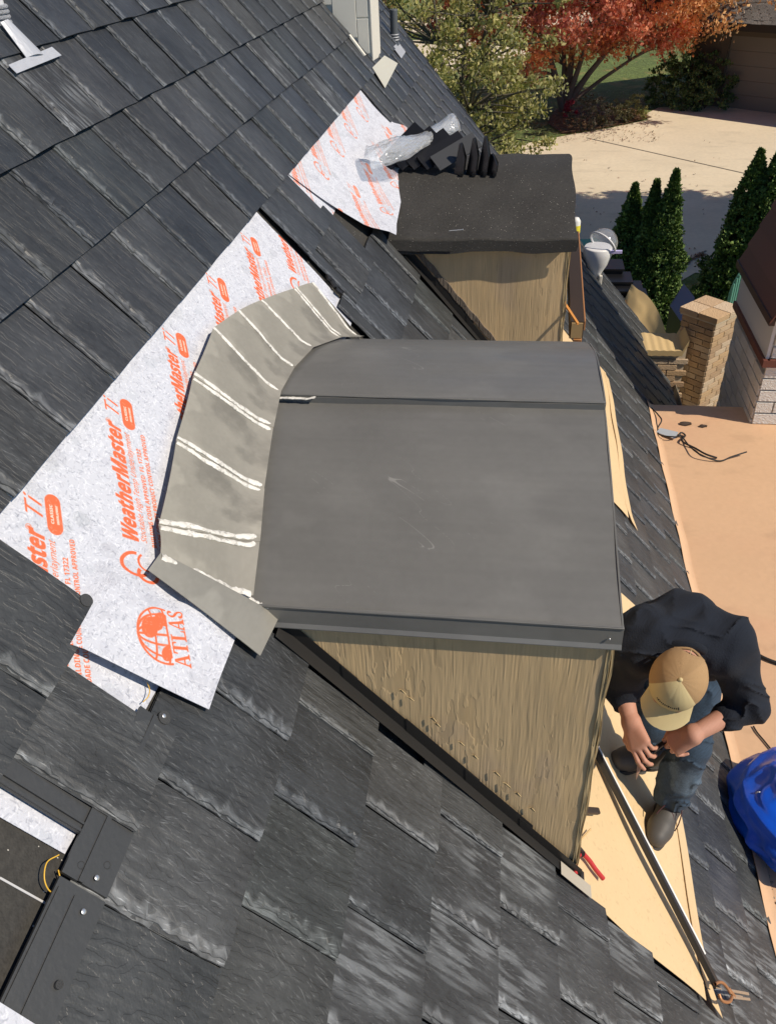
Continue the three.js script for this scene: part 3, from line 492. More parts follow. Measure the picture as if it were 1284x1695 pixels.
const memFar = printed(4.2, 6.9, -2.0, -1.0, 1536, g => { g.globalAlpha = .7; print(g, 16, -.6 - .278, 1.795, .278, .4, .9); });
function lay(corners, h, mat, label, name, nu = 30, nv = 14, bulge = 0) {
  const [a, b, c, d] = corners; // survey x, z : near-top, far-top, far-low, near-low
  const g = slab((u, v) => { const x = lerp(lerp(a[0], b[0], u), lerp(d[0], c[0], u), v) + bulge * Math.sin(u * Math.PI) * v, z = lerp(lerp(a[1], b[1], u), lerp(d[1], c[1], u), v); return R(x, z, h(x, z, u, v)); }, nu, nv, .0016, () => RN.clone().negate());
  mat.userData.uv(g); return solo(name, g, mat, label, 'underlayment', 'sheets of roofing underlayment');
}
const lift = (x, z, u, v) => -.012 + .034 * Math.max(smooth(-.50, -.468, x) * smooth(-.97, -.945, z), smooth(-.575, -.552, x) * smooth(-.9, -.8, z)) + .003 * Math.sin(x * 31 + z * 9) + .0015 * Math.sin(z * 27);
lay([[-.70, -.64], [-.70, -2.13], [-.427, -2.148], [-.418, -.731]], (x, z, u, v) => lift(x, z) + .006 * (1 - smooth(0, .05, u)) * smooth(.3, 1, v), memMat, 'white roofing underlayment printed in orange under the grey metal collar', 'underlayment_sheet', 60, 24);
lay([[-.70, -.455], [-.70, -.82], [-.462, -.84], [-.478, -.462]], (x, z) => -.017, memMat, 'lower layer of white underlayment showing beside the lifted slate', 'underlayment_sheet', 4, 3);
lay([[-.69, -2.468], [-.69, -3.80], [-.512, -3.83], [-.428, -2.70]], (x, z, u, v) => -.010 + .03 * smooth(.35, 1, v) + .055 * smooth(.75, 1, v) + .02 * (1 - smooth(0, .12, u)) * v + .0015 * Math.sin(x * 25 + z * 7), memFar, 'white printed underlayment lapped onto the black felt dormer', 'underlayment_sheet', 40, 16, .012);
lay([[-.70, -2.42], [-.70, -2.6], [-.56, -2.74], [-.552, -2.50]], () => -.016, memFar, 'thin strip of white underlayment under the edge of the lapped sheet', 'underlayment_sheet', 3, 3);
{ const q = [[-80, 1610], [0, 1657], [64, 1697], [60, 1850]].map(p => onRoof(...p, .034)); const g = quadSlab(q[0], q[1], q[2], q[3], .0016, RN.clone().negate()); memMat.userData.uv(g); g.translate(0, -.01, 0); solo('underlayment_sheet', g, memMat, 'corner of a white underlayment sheet at the edge of black felt', 'underlayment', 'sheets of roofing underlayment'); }
// strand of yellow wire curling out from under the slates
const wireMat = std(C(.75, .45, .05), .5);
{ const w = [[98, 1415], [78, 1428], [74, 1455], [82, 1474], [95, 1478], [101, 1462], [97, 1440]].map(([x, y], i) => onRoof(x, y, .004 + .01 * Math.sin(i))); solo('wire_strand', tube(w, .0014, 40, 6), wireMat, 'curled strand of yellow wire on black felt', 'wire');
  const w2 = [[237, 1162], [245, 1154], [248, 1142], [244, 1130]].map(([x, y], i) => onRoof(x, y, .006 + .008 * Math.sin(i * 1.3))); solo('wire_strand', tube(w2, .0013, 24, 6), wireMat, 'short yellow wire poking from the edge of white underlayment', 'wire'); }
// chalk line snapped on the felt
{ const a = onRoof(0, 1453, -.019), b = onRoof(86, 1501, -.019); solo('chalk_line', bar(a, b, .004, .002, RN), std(C(.5, .5, .5), 1), 'pale chalk line snapped across black felt', 'chalk line'); }
// black clip tabs by the far end of the opening
{ const m = flashMat; const g = join([[548, 462, 556, 476], [556, 478, 566, 486], [541, 458, 549, 463]].map(([a, b, c, d]) => bar(onRoof(a, b, .012), onRoof(c, d, .012), .03, .012, RN))); solo('slate_clip', g, m, 'black plastic clips sticking out of the slates beside the collar', 'clip'); }
solo('roofing_nail', join([cyl(V3(0, 0, 0), V3(.075, 0, -.018), .0022, .0022, 8), cyl(V3(.075, 0, -.018), V3(.0785, 0, -.0188), .006, .006, 10)]).translate(...onY(743, 382, H + (-.884) * D + .012).toArray()), nailMat, 'bright nail lying on the black felt dormer roof', 'nail');

// ---------------------------------------------------------------- chimney and vents
const cream = std(C(.8, .77, .67), .5);
{ const g = part('chimney', house), x0 = -.99, x1 = -.69, z0 = -4.50, z1 = -4.285, yT = H - .02 * D + 1.0;
  const yb = x => H + (Y0 - TAN * x) * D - .05;
  wmesh('chimney_case', prism(V3(0, 0, z0 * D), V3(1, 0, 0), V3(0, 1, 0), [[x0 * D, yb(x0)], [x1 * D, yb(x1)], [x1 * D, yT], [x0 * D, yT]], (z1 - z0) * D), cream, g);
  // lapped sheets on the near face
  const sheets = [[-.985, -.865, .0, 1.0], [-.862, -.80, .36, .9], [-.797, -.745, .36, 1.0], [-.862, -.755, .02, .345], [-.752, -.70, .2, .35], [-.752, -.70, -.35, .19], [-.742, -.70, .36, .95]];
  sheets.forEach(([a, b, c, d], i) => { const base = H + (Y0 + TAN * .75) * D; const lo = Math.max(c, (yb(b) - base + .1)); wmesh('metal_sheet', rbox((b - a) * D, Math.max(.1, d - lo), .012, .003, (a + b) / 2 * D, base + (d + lo) / 2, z1 * D + .004 + .002 * (i % 2)), cream, g); });
  wmesh('corner_flashing', rbox(.012, 1.7, (z1 - z0) * D + .03, .003, x1 * D + .006, H + (Y0 + TAN * .69) * D + .82, (z0 + z1) / 2 * D), std(C(.78, .75, .66), .5), g);
  const q = [[616, 112], [636, 92], [658, 105], [637, 146]].map(p => onRoof(...p, .026)); wmesh('base_flashing', quadSlab(q[0], q[1], q[2], q[3], .002, RN.clone().negate()), std(C(.5, .49, .42), .6), g);
  wmesh('step_flashing', bar(onRoof(578, 58, .02), onRoof(604, 92, .02), .05, .012, RN), cream, g);
}
{ const g = part('vent_pipe', house), b = onRoof(653, 70, 0), dk = std(C(.09, .1, .11), .5), lead = std(C(.45, .46, .48), .55, { metalness: .3 });
  wmesh('pipe', new THREE.LatheGeometry([[.0001, .27], [.036, .27], [.038, .26], [.036, .25], [.036, -.06]].map(p => new THREE.Vector2(...p)), 20).translate(b.x, b.y, b.z), dk, g);
  for (let i = 0; i < 3; i++) wmesh('pipe_collar', new THREE.TorusGeometry(.038, .006, 8, 20).rotateX(Math.PI / 2).translate(b.x, b.y + .02 + .022 * i, b.z), lead, g);
  const q = [[650, 78], [659, 70], [671, 86], [664, 97]].map(p => onRoof(...p, .02)); wmesh('pipe_flashing', quadSlab(q[0], q[1], q[2], q[3], .002, RN.clone().negate()), lead, g);
}
{ const g = part('vent_pipe', house), b = onRoof(2, 40, 0), lead = std(C(.52, .54, .58), .5, { metalness: .25, bumpMap: tex(256, 256, (u, v) => { const n = fbm(u, v, 5, 14, 3, 4); return [n, n, n]; }, 6), bumpScale: .004 });
  wmesh('pipe', new THREE.LatheGeometry([[.0001, .5], [.03, .5], [.03, -.06]].map(p => new THREE.Vector2(...p)), 20).translate(b.x, b.y, b.z), std(C(.6, .61, .62), .5), g);
  for (let i = 0; i < 4; i++) wmesh('pipe_collar', new THREE.TorusGeometry(.034, .0075, 8, 20).rotateX(Math.PI / 2).translate(b.x, b.y + .005 + .016 * i, b.z), lead, g);
  const q = [[1, 38], [18, 36], [74, 92], [44, 96]].map((p, i) => onRoof(...p, [.03, .03, .022, .022][i])); wmesh('pipe_flashing', slab((u, v) => q[0].clone().lerp(q[3], u).lerp(q[1].clone().lerp(q[2], u), v).addScaledVector(RN, .012 * Math.sin(v * Math.PI)), 8, 8, .002, () => RN.clone().negate()), lead, g);
  const r = [[14, 108], [86, 78], [102, 92], [28, 122]].map(p => onRoof(...p, .024)); wmesh('pipe_flashing', quadSlab(r[0], r[1], r[2], r[3], .002, RN.clone().negate(), 8, 2), lead, g);
}

// ---------------------------------------------------------------- white brick wing beside the flat roof
const whiteBrick = [.0, .05, -.06].map(k => std(C(.74 + k, .72 + k, .67 + k), .7, { bumpMap: grassBump, bumpScale: .01 })), mortarW = std(C(.56, .55, .51), .9);
const maroon = std(C(.14, .045, .03), .6), brownRoof = [std(C(.125, .042, .028), .6), std(C(.145, .05, .033), .6)];
const brickGeo = (l, h, d) => { const g = new RoundedBoxGeometry(l, h, d, 1, .006); return g; };
{ const wing = thing('brick_wing', 'white painted brick wing with brown boarded roof beside the tan flat roof', 'building', V3(1.7 * D, 0, -4.6 * D));
  const x = 1.37 * D, zn = -4.2 * D, zf = -4.98 * D, x2 = 2.1 * D, ye = H - 1.81 * D, yb = H - 2.07 * D, w = part('wall', wing);
  wmesh('wall_core', box(x2 - x - .02, ye, zn - zf - .02, (x + x2) / 2 + .01, ye / 2, (zn + zf) / 2), mortarW, w);
  const bh = .125, bl = .32, gN = brickGeo(bl - .014, bh - .014, .03), gS = gN.clone().rotateY(Math.PI / 2);
  const put = (n, g, m, px, py, pz, par) => { const o = mesh(n, g, m, par); const q = V3(px, py, pz).sub(wing.position); o.position.copy(q); return o; };
  let r = 0; for (let y = FY + .06; y < yb - .05; y += bh, r++) for (let i = 0; i < 6; i++) { const bx = x + bl / 2 + i * bl + (r % 2 ? -bl / 2 : 0); const clip = bx < x + bl / 2; const o = put('brick', gN, whiteBrick[(r * 3 + i * 5) % 3], clip ? x + bl / 4 : bx, y, zn - .004, w); if (clip) o.scale.x = .5; }
  r = 0; for (let y = 1.55; y < yb - .1; y += bh, r++) for (let i = 0; i < 5; i++) { const bz = zn - bl / 2 - i * bl + (r % 2 ? bl / 2 : 0); if (bz - bl / 2 < zf - .05) continue; const clip = bz > zn - bl / 4; const o = put('brick', gS, whiteBrick[(r + i * 2) % 3], x + .004, y, clip ? zn - bl / 4 : bz, w); if (clip) o.scale.z = .5; }
  // smooth panel over the belt course
  wmesh('upper_panel', box(.03, ye - yb, zn - zf, x, (ye + yb) / 2, (zn + zf) / 2), std(C(.62, .61, .6), .7), wing);
  r = 0; for (let y = yb + .1; y < ye; y += bh, r++) for (let i = 0; i < 6; i++) put('brick', gN, whiteBrick[(r * 2 + i) % 3], x + bl / 2 + i * bl + .02, y, zn - .004, w);
  wmesh('belt_course', join([box(.06, .07, zn - zf + .05, x - .012, yb, (zn + zf) / 2 + .02), box(x2 - x, .07, .06, (x + x2) / 2, yb, zn + .012)]), maroon, wing);
  // steep boarded roof
  const rf = part('roof', wing), ox = x - .06, oy = ye - .02, tx = 1.98 * D, ty = H - .05 * D, N = 16, sl = Math.hypot(tx - ox, ty - oy), e1 = V3(tx - ox, ty - oy, 0).normalize(), nn = V3(-e1.y, e1.x, 0);
  wmesh('roof_core', prism(V3(0, 0, zf), V3(1, 0, 0), V3(0, 1, 0), [[ox + .03, oy], [x2, oy], [x2, ty], [tx + .03, ty]], zn - zf + .12), mortarW, rf);
  for (let i = 0; i < N; i++) { const c = V3(ox, oy, 0).addScaledVector(e1, sl * (i + .5) / N); wmesh('roof_board', slab((u, v) => c.clone().addScaledVector(e1, sl / N * (v - .5) * 1.12).addScaledVector(nn, .028 - .02 * v).setZ(lerp(zn + .1, zf - .03, u)), 1, 1, .012, () => nn), brownRoof[i % 2], rf); }
  wmesh('roof_edge', box(.05, .07, zn - zf + .12, ox - .005, oy + .0, (zn + zf) / 2 + .03), std(C(.06, .028, .02), .6), rf);
}
// ---------------------------------------------------------------- sand brick pier and garden wall with coping
const sand = [[.52, .36, .22], [.58, .42, .27], [.46, .31, .19], [.55, .37, .21], [.6, .46, .32]].map(c => std(C(...c), .9, { bumpMap: grassBump, bumpScale: .008 })), mortarS = std(C(.62, .52, .38), .95);
const q2 = (x, z) => V3(x * D, 0, z * D);
{ const yT = H - 2.35 * D, cs = [q2(1.19, -5.585), q2(1.37, -5.80), q2(1.56, -5.64), q2(1.39, -5.39)], c = cs.reduce((a, b) => a.clone().add(b)).multiplyScalar(.25);
  const pier = thing('brick_pier', 'square sand coloured brick pier with a flat brick cap', 'brick pier', V3(c.x, 0, c.z));
  const e1 = cs[3].clone().sub(cs[0]).normalize(), a = .46; const ry = Math.atan2(-e1.z, e1.x); const w = part('shaft', pier); w.rotation.y = ry;
  mesh('shaft_core', box(a - .02, yT - .08, a - .02, 0, (yT - .08) / 2, 0), mortarS, w);
  const bh = .077, L = a / 2, g = brickGeo(L - .01, bh - .011, .03), gs = brickGeo(.03, bh - .011, L - .01);
  let r = 0; for (let y = yT - .13; y > 1.25; y -= bh, r++) for (let i = 0; i < 3; i++) {
    const half = r % 2, px = half ? [-a * .375, 0, a * .375][i] : [-a / 4, a / 4, null][i]; if (px === null) continue; const sc = half && i !== 1 ? .5 : 1;
    let o = mesh('brick', g, sand[(r * 3 + i * 2) % 5], w); o.position.set(px, y, a / 2 - .008); o.scale.x = sc;
    o = mesh('brick', gs, sand[(r * 2 + i * 3 + 1) % 5], w); o.position.set(a / 2 - .008, y, px); o.scale.z = sc; }
  const cap = part('cap', pier); cap.rotation.y = ry; const m = .53; [[-1, -1, 0], [1, -1, 4], [-1, 1, 1], [1, 1, 3]].forEach(([i, j, k]) => { const o = mesh('brick', brickGeo(m / 2 - .01, .07, m / 2 - .01), sand[k], cap); o.position.set(i * m / 4, yT - .035, j * m / 4); });
  mesh('cap_bed', box(m - .03, .03, m - .03, 0, yT - .075, 0), mortarS, cap);
}
{ const z = -5.37 * D, pp = [[1096, 600], [1101, 585], [1128, 584], [1163, 531], [1190, 531]].map(p => { const v = onZ(...p, z); return [v.x, v.y]; }); const gw = thing('garden_wall', 'sand brick garden wall with a tan coping stepping up to the pier', 'wall', V3(pp[1][0], 0, z));
  const tan = std(C(.6, .44, .22), .85), x0 = pp[0][0] - .3, x1 = pp[4][0] - .3, prof = x => { if (x < pp[2][0]) return pp[1][1]; return lerp(pp[2][1], pp[3][1], clamp((x - pp[2][0]) / (pp[3][0] - pp[2][0]), 0, 1)); };
  wmesh('wall_core', prism(V3(0, 0, z - .3), V3(1, 0, 0), V3(0, 1, 0), [[x0, 0], [x1, 0], [x1, prof(x1) - .03], [pp[3][0] < x1 ? pp[3][0] : x1, prof(x1) - .03], [pp[2][0], pp[2][1] - .03], [x0, pp[1][1] - .03]], .28), mortarS, gw);
  const w = part('wall_face', gw), bh = .077, bl = .24; let r = 0; const g = brickGeo(bl - .011, bh - .011, .03);
  for (let y = .6; y < 3.6; y += bh, r++) for (let bx = x0 + (r % 2 ? bl / 2 : 0); bx < x1; bx += bl) { if (y + bh / 2 > prof(bx) - .04) continue; const o = mesh('brick', g, sand[(r * 3 + Math.round(bx * 40)) % 5] || sand[0], w); o.position.set(bx, y, z - .012).sub(gw.position); }
  wmesh('coping', slab((u, v) => { const x = lerp(x0, x1, u); return V3(x, prof(x) + .05 + .004 * Math.sin(u * 40), z + .03 - .5 * v + .0); }, 30, 2, .07, () => V3(0, 1, 0)), tan, gw);
}
// broken tan slab resting on the eave
{ const yy = H - 2.74 * D, Rg = [[1043, 484], [1066, 501], [1082, 521], [1093, 547], [1103, 578]].map(p => onY(...p, yy)), Lf = [[1034, 492], [1044, 519], [1062, 537], [1080, 560], [1094, 584]].map(p => onY(...p, yy + .0));
  const cr = new THREE.CatmullRomCurve3(Rg), cl = new THREE.CatmullRomCurve3(Lf); const bump = .04;
  const g = slab((u, v) => { const a = cr.getPoint(u), b = cl.getPoint(u); a.y += .12; b.y -= .03; return a.lerp(b, v).add(V3(0, .02 * (vn(u * 9, v * 4, 99, 99, 3) - .5) - .0, 0)); }, 24, 8, .14, () => V3(.25, .95, .1)); 
  const t = thing('foam_slab', 'broken curved slab of tan board resting on the eave above the brick wall', 'slab', V3(Rg[2].x, yy - .1, Rg[2].z)); wmesh('slab_face', g, std(C(.62, .44, .2), .9), t);
  wmesh('torn_edge', slab((u, v) => { const b = cl.getPoint(u); return b.add(V3(-.05 + .05 * (vn(u * 22, v * 5, 99, 99, 8) - .5) - .04 * v, -.02 - .17 * v + .03 * vn(u * 30, v * 6, 99, 99, 4), .03)); }, 40, 6, .03, () => V3(-1, 0, 0)), std(C(.12, .075, .035), 1, { bumpMap: grassBump, bumpScale: .04 }), t);
  solo('gutter_bracket', join([bar(onY(1062, 566, yy - .03), onY(1075, 564, yy - .0), .05, .03), bar(onY(1044, 544, yy), onY(1066, 568, yy - .02), .02, .01)]), std(C(.16, .05, .03), .6), 'short rusty brown bracket on the slate eave by the tan slab', 'bracket'); }
// teal corrugated fence panel
{ const z = -5.9 * D, pts = [[1241, 443], [1232, 446], [1222, 453], [1213, 468], [1206, 486], [1201, 510], [1193, 560], [1228, 560]].map(p => { const v = onZ(...p, z); return [v.x, v.y]; }); const t = thing('corrugated_panel', 'teal corrugated sheet with a curved top beside the white wing', 'fence panel', V3(pts[5][0], 0, z));
  const teal = std(C(.16, .42, .32), .5); const low = pts.slice(0, 6).concat([[pts[5][0], 0], [pts[0][0], 0]]); wmesh('sheet', prism(V3(0, 0, z - .02), V3(1, 0, 0), V3(0, 1, 0), low, .02), teal, t);
  const topY = x => { for (let i = 0; i < 5; i++) if (x <= pts[i][0] && x >= pts[i + 1][0]) return lerp(pts[i][1], pts[i + 1][1], (x - pts[i][0]) / (pts[i + 1][0] - pts[i][0])); return pts[5][1]; };
  for (let i = 0; i < 6; i++) { const x = lerp(pts[5][0] + .03, pts[0][0] - .03, i / 5), y = topY(x) - .03; wmesh('rib', cyl(V3(x, 0, z + .004), V3(x, y, z + .004), .016, .016, 8), teal, t); }
}
// navy crate beyond the garden wall and black crates by the hedge
{ const yy = 1.75, q = [[1110, 506], [1130, 474], [1148, 497], [1132, 538]].map(p => onY(...p, yy)); const c = q.reduce((a, b) => a.clone().add(b)).multiplyScalar(.25); const t = thing('navy_bin', 'tall dark navy bin standing behind the brick garden wall', 'bin', V3(c.x, 0, c.z)); const navy = std(C(.006, .009, .022), .45);
  const loop = q.map(p => [p.x, p.z]); const g = planeXZ(loop, 0); for (let i = 0; i < 4; i++) { const a = q[i], b = q[(i + 1) % 4]; wmesh('side', quadSlab(V3(a.x, 0, a.z), V3(b.x, 0, b.z), b.clone(), a.clone(), .02), navy, t); }
  wmesh('lid', quadSlab(q[0].clone().setY(yy + .0), q[1].clone().setY(yy + .05), q[2].clone().setY(yy + .05), q[3].clone().setY(yy), .03, V3(0, 1, 0)), std(C(.008, .013, .035), .35), t); }
{ const blk = std(C(.008, .008, .009), .4); const spot = [[1002, 437, -12.6, .5], [1014, 458, -12.3, .52], [1030, 473, -12.1, .54], [1040, 486, -12.0, .5]];
  spot.forEach(([px, py, z, w], i) => { const p = onZ(px, py, z), n = Math.max(1, Math.floor(p.y / .3)); const label = ['tallest black crate stack beside the clear dome', 'black crate stack next to the tallest stack', 'black crate stack beside the clipped evergreen', 'lowest black crate stack behind the tan slab'][i];
    const t = thing('crate_stack', label, 'crates', V3(p.x, 0, p.z), 'black crates stacked by the hedge'); for (let k = 0; k < n; k++) { const y = p.y - .3 * k; mesh('crate', join([rbox(w, .27, .4, .02, 0, y - .14, 0), box(w + .03, .03, .43, 0, y - .015, 0)]), blk, t); } mesh('pallet', box(w, Math.max(.05, p.y - .3 * n), .4, 0, Math.max(.05, p.y - .3 * n) / 2, 0), blk, t); }); }
// clear dome lamp on its white base, standing on the far slates
{ const b = onRoof(984, 458, .0), t = thing('dome_fixture', 'clear plastic dome with a white ring on a white base at the slate edge', 'dome', b); const wh = std(C(.75, .75, .75), .4);
  const qd = new THREE.Quaternion().setFromUnitVectors(V3(0, 1, 0), V3(.6, .55, -.58).normalize()), rot = g => g.applyQuaternion(qd).translate(.05, .4, 0);
  mesh('base', new THREE.LatheGeometry([[.0001, 0], [.06, 0], [.075, .06], [.13, .16], [.165, .27], [.165, .35], [.15, .37], [.0001, .37]].map(p => new THREE.Vector2(...p)), 28), wh, t);
  mesh('ring', rot(new THREE.TorusGeometry(.172, .012, 10, 40).rotateX(Math.PI / 2)), wh, t);
  mesh('dome', rot(new THREE.SphereGeometry(.17, 28, 14, 0, 6.2832, 0, 1.5708)), phys(C(.9, .92, .95), .05, { transmission: .85, thickness: 0, ior: 1.45 }), t);
  mesh('clip', box(.14, .03, .04, .2, .33, .08), std(C(.55, .5, .8), .2), t); mesh('foot', rbox(.04, .12, .05, .01, .06, -.02, .06), std(C(.6, .57, .5), .6), t); }
{ const p = onRoof(951, 388, .05); const t = thing('spray_bottle', 'small white bottle with yellow label behind the felt dormer', 'bottle', p); mesh('bottle_body', new THREE.LatheGeometry([[.0001, 0], [.05, 0], [.055, .02], [.055, .16], [.03, .2], [.0001, .2]].map(q => new THREE.Vector2(...q)), 16), std(C(.8, .8, .76), .4), t); mesh('bottle_label', new THREE.CylinderGeometry(.0565, .0565, .09, 20, 1, true).translate(0, .07, 0), std(C(.8, .7, .05), .5), t); }

// ---------------------------------------------------------------- black ridge tiles and plastic wrap on the far dormer
const blackTile = std(C(.012, .012, .013), .28);
const fy = (z) => H + arch(clamp(ZN + DZ - z / D, 0, 1.065)) * D + .018;
function ridgeTile(l, w, fl) { // folded cap: two leaves meeting at an angle
  const a = slab((u, v) => V3(l * u, -Math.abs(0) - w * .62 * v, w * .78 * v), 6, 1, .009, () => V3(0, .78, .62)), b = slab((u, v) => V3(l * u, -w * .62 * v, -w * .78 * v), 6, 1, .009, () => V3(0, .78, -.62)); return join([a, b, box(.02, .012, w * 1.3, .01, -w * .55, 0)]); }
{ const specs = [[628, 284, -30, 24], [648, 285, -38, 18], [668, 285, -42, 14], [690, 286, -44, 10], [712, 288, -46, 8]]; const tiles = [];
  specs.forEach(([px, py, ang, tilt], i) => { const p = onY(px, py, fy(-3.22 * D)); const t = thing('ridge_tile', ['black ridge tile at the bottom of the pile, under the clear plastic', 'second black ridge tile leaning in the pile under plastic', 'third black ridge tile leaning in the pile', 'fourth black ridge tile leaning in the pile', 'outermost leaning black ridge tile, showing its grey back'][i], 'ridge tile', p, 'black ridge tiles on the felt dormer');
    const g = ridgeTile(.34, .12); g.rotateZ(tilt * Math.PI / 180 + .18); g.rotateY(35 * Math.PI / 180); g.translate(0, .085 + .006 * i, .0); mesh('cap', g, i === 4 ? std(C(.05, .052, .055), .35) : blackTile, t); });
  const st = [[752, 288], [772, 288], [790, 288], [806, 288]]; st.forEach(([px, py], i) => { const p = onY(px, py, fy(-3.22 * D)); const t = thing('ridge_tile', ['upright black ridge tile next to the leaning pile', 'second upright black ridge tile', 'third upright black ridge tile', 'low upright black ridge tile at the end of the row'][i], 'ridge tile', p, 'black ridge tiles on the felt dormer');
    const h = [.2, .23, .24, .13][i], w = .075; const leaf = s => prism(V3(0, 0, 0), V3(.82, 0, s * .57).normalize(), V3(.18, .98, 0).normalize(), [[0, 0], [w, 0], [w * .9, h * .5], [w * .35, h * .9], [.012, h], [0, h * .97]], .008); mesh('cap', join([leaf(1), leaf(-1), box(.02, .02, .13, .05, .01, 0)]), blackTile, t); });
  // plastic wrap thrown over the pile
  const film = phys(C(.93, .95, .97), .16, { transmission: .78, thickness: 0, side: THREE.DoubleSide });
  const path = [[608, 268], [630, 262], [660, 252], [690, 238], [718, 224], [742, 212], [757, 207]].map(([x, y]) => onY(x, y, fy(-3.4 * D) + .15)), cv = new THREE.CatmullRomCurve3(path), geo = [];
  for (let L = 0; L < 2; L++) { const g = new THREE.PlaneGeometry(1, 1, 120, 50), p = g.attributes.position; for (let i = 0; i < p.count; i++) { const u = p.getX(i) + .5, v = p.getY(i) + .5, c = cv.getPoint(u), a = (v - .5) * 3.1, wob = vn(u * 7 + L * 9, v * 4, 99, 99, 3) - .5, cr = 1 - Math.abs(2 * vn(u * 22 + v * 6 + L * 5, v * 9 - u * 4 + 20, 99, 99, 5) - 1), cr2 = 1 - Math.abs(2 * vn(u * 11 - v * 8 + 30, v * 14 + u * 3 + L * 3, 99, 99, 6) - 1);
      const R0 = (.135 - .05 * smooth(.3, .55, u) + .035 * smooth(.72, .9, u) - .05 * smooth(.93, 1, u)) * (1 + .3 * wob + .1 * cr * cr + .08 * cr2 * cr2); p.setXYZ(i, c.x + .3 * R0 * Math.sin(a), c.y + R0 * .62 * Math.cos(a) - .02 + .016 * L, c.z + R0 * Math.sin(a)); } g.computeVertexNormals(); geo.push(g); }
  solo('plastic_wrap', join(geo), film, 'crumpled clear plastic wrap over the pile of black ridge tiles', 'plastic wrap');
}

// ---------------------------------------------------------------- garage across the drive
const SHG = box(.31, .022, .24, 0, 0, 0);
{ const a = onY(1191, 178, 0), b = onY(1284, 190, 0), dir = b.clone().sub(a).setY(0).normalize(), nrm = V3(-dir.z, 0, dir.x).multiplyScalar(-1); if (nrm.z < 0) nrm.negate();
  const o = a.clone().addScaledVector(dir, -1.6); const gar = thing('garage', 'low garage with a wide shaded door and brown shingle roof across the drive', 'garage', o); gar.rotation.y = Math.atan2(-dir.z, dir.x);
  // local frame: x along the front, z out of the front
  const wallM = std(C(.11, .08, .06), .9), doorM = std(C(.19, .15, .125), .7), L = 11, dp = 7, h = 2.95;
  mesh('wall', join([box(1.5, h, .2, .75, h / 2, -.1), box(3.6, h, .2, L - 1.8, h / 2, -.1), box(6, .5, .2, 4.4, h - .25, -.1), box(.2, h, dp, .1, h / 2, -dp / 2 - .2), box(.2, h, dp, L - .1, h / 2, -dp / 2 - .2), box(L, h, .2, L / 2, h / 2, -dp - .3)]), wallM, gar);
  const dr = part('garage_door', gar); for (let i = 0; i < 5; i++) mesh('door_panel', rbox(5.9, .484, .05, .004, 4.45, .25 + i * .49, -.16), doorM, dr);
  const rf = part('roof', gar), ry = h, ov = .75, rise = 2.2, sh = [.0, .02, -.015].map(k => std(C(.16 + k, .15 + k, .14 + k), .95, { bumpMap: grassBump, bumpScale: .03 }));
  mesh('roof_core', prism(V3(-ov, 0, 0), V3(0, 0, 1), V3(0, 1, 0), [[ov, ry - .05], [-dp / 2, ry + rise - .05], [-dp - ov, ry - .05], [-dp - ov, ry - .2], [ov, ry - .2]], .001), wallM, rf).visible = true;
  const e = V3(0, rise, -(dp / 2 + ov)).normalize(), len = Math.hypot(rise, dp / 2 + ov), nn = V3(0, -e.z, e.y);
  mesh('roof_slope', slab((u, v) => V3(lerp(-ov, L + ov, u), ry, ov).addScaledVector(e, len * v), 2, 2, .12, () => nn), sh[0], rf); mesh('roof_slope', slab((u, v) => V3(lerp(-ov, L + ov, u), ry + rise, -dp / 2).add(V3(0, -rise * v, -(dp / 2 + ov) * v)), 2, 2, .12, () => V3(0, nn.y, -nn.z)), sh[0], rf);
  for (let r = 0; r < 14; r++) for (let i = 0; i < 18; i++) { if (rnd() < .08) continue; const s = mesh('shingle', SHG, sh[Math.floor(rnd() * 3)], rf); s.position.set(-ov + .34 * i + (r % 2) * .17 + .15, ry + .012, ov).addScaledVector(e, .1 + .2 * r); s.rotation.x = Math.atan2(e.y, -e.z); s.scale.x = rr(.85, 1.02); }
  mesh('fascia', box(L + 2 * ov, .24, .06, L / 2, ry - .12, ov + .02), std(C(.025, .018, .014), .8), rf); mesh('soffit', box(L + 2 * ov, .03, ov, L / 2, ry - .22, ov / 2), std(C(.05, .04, .03), .9), rf);
}

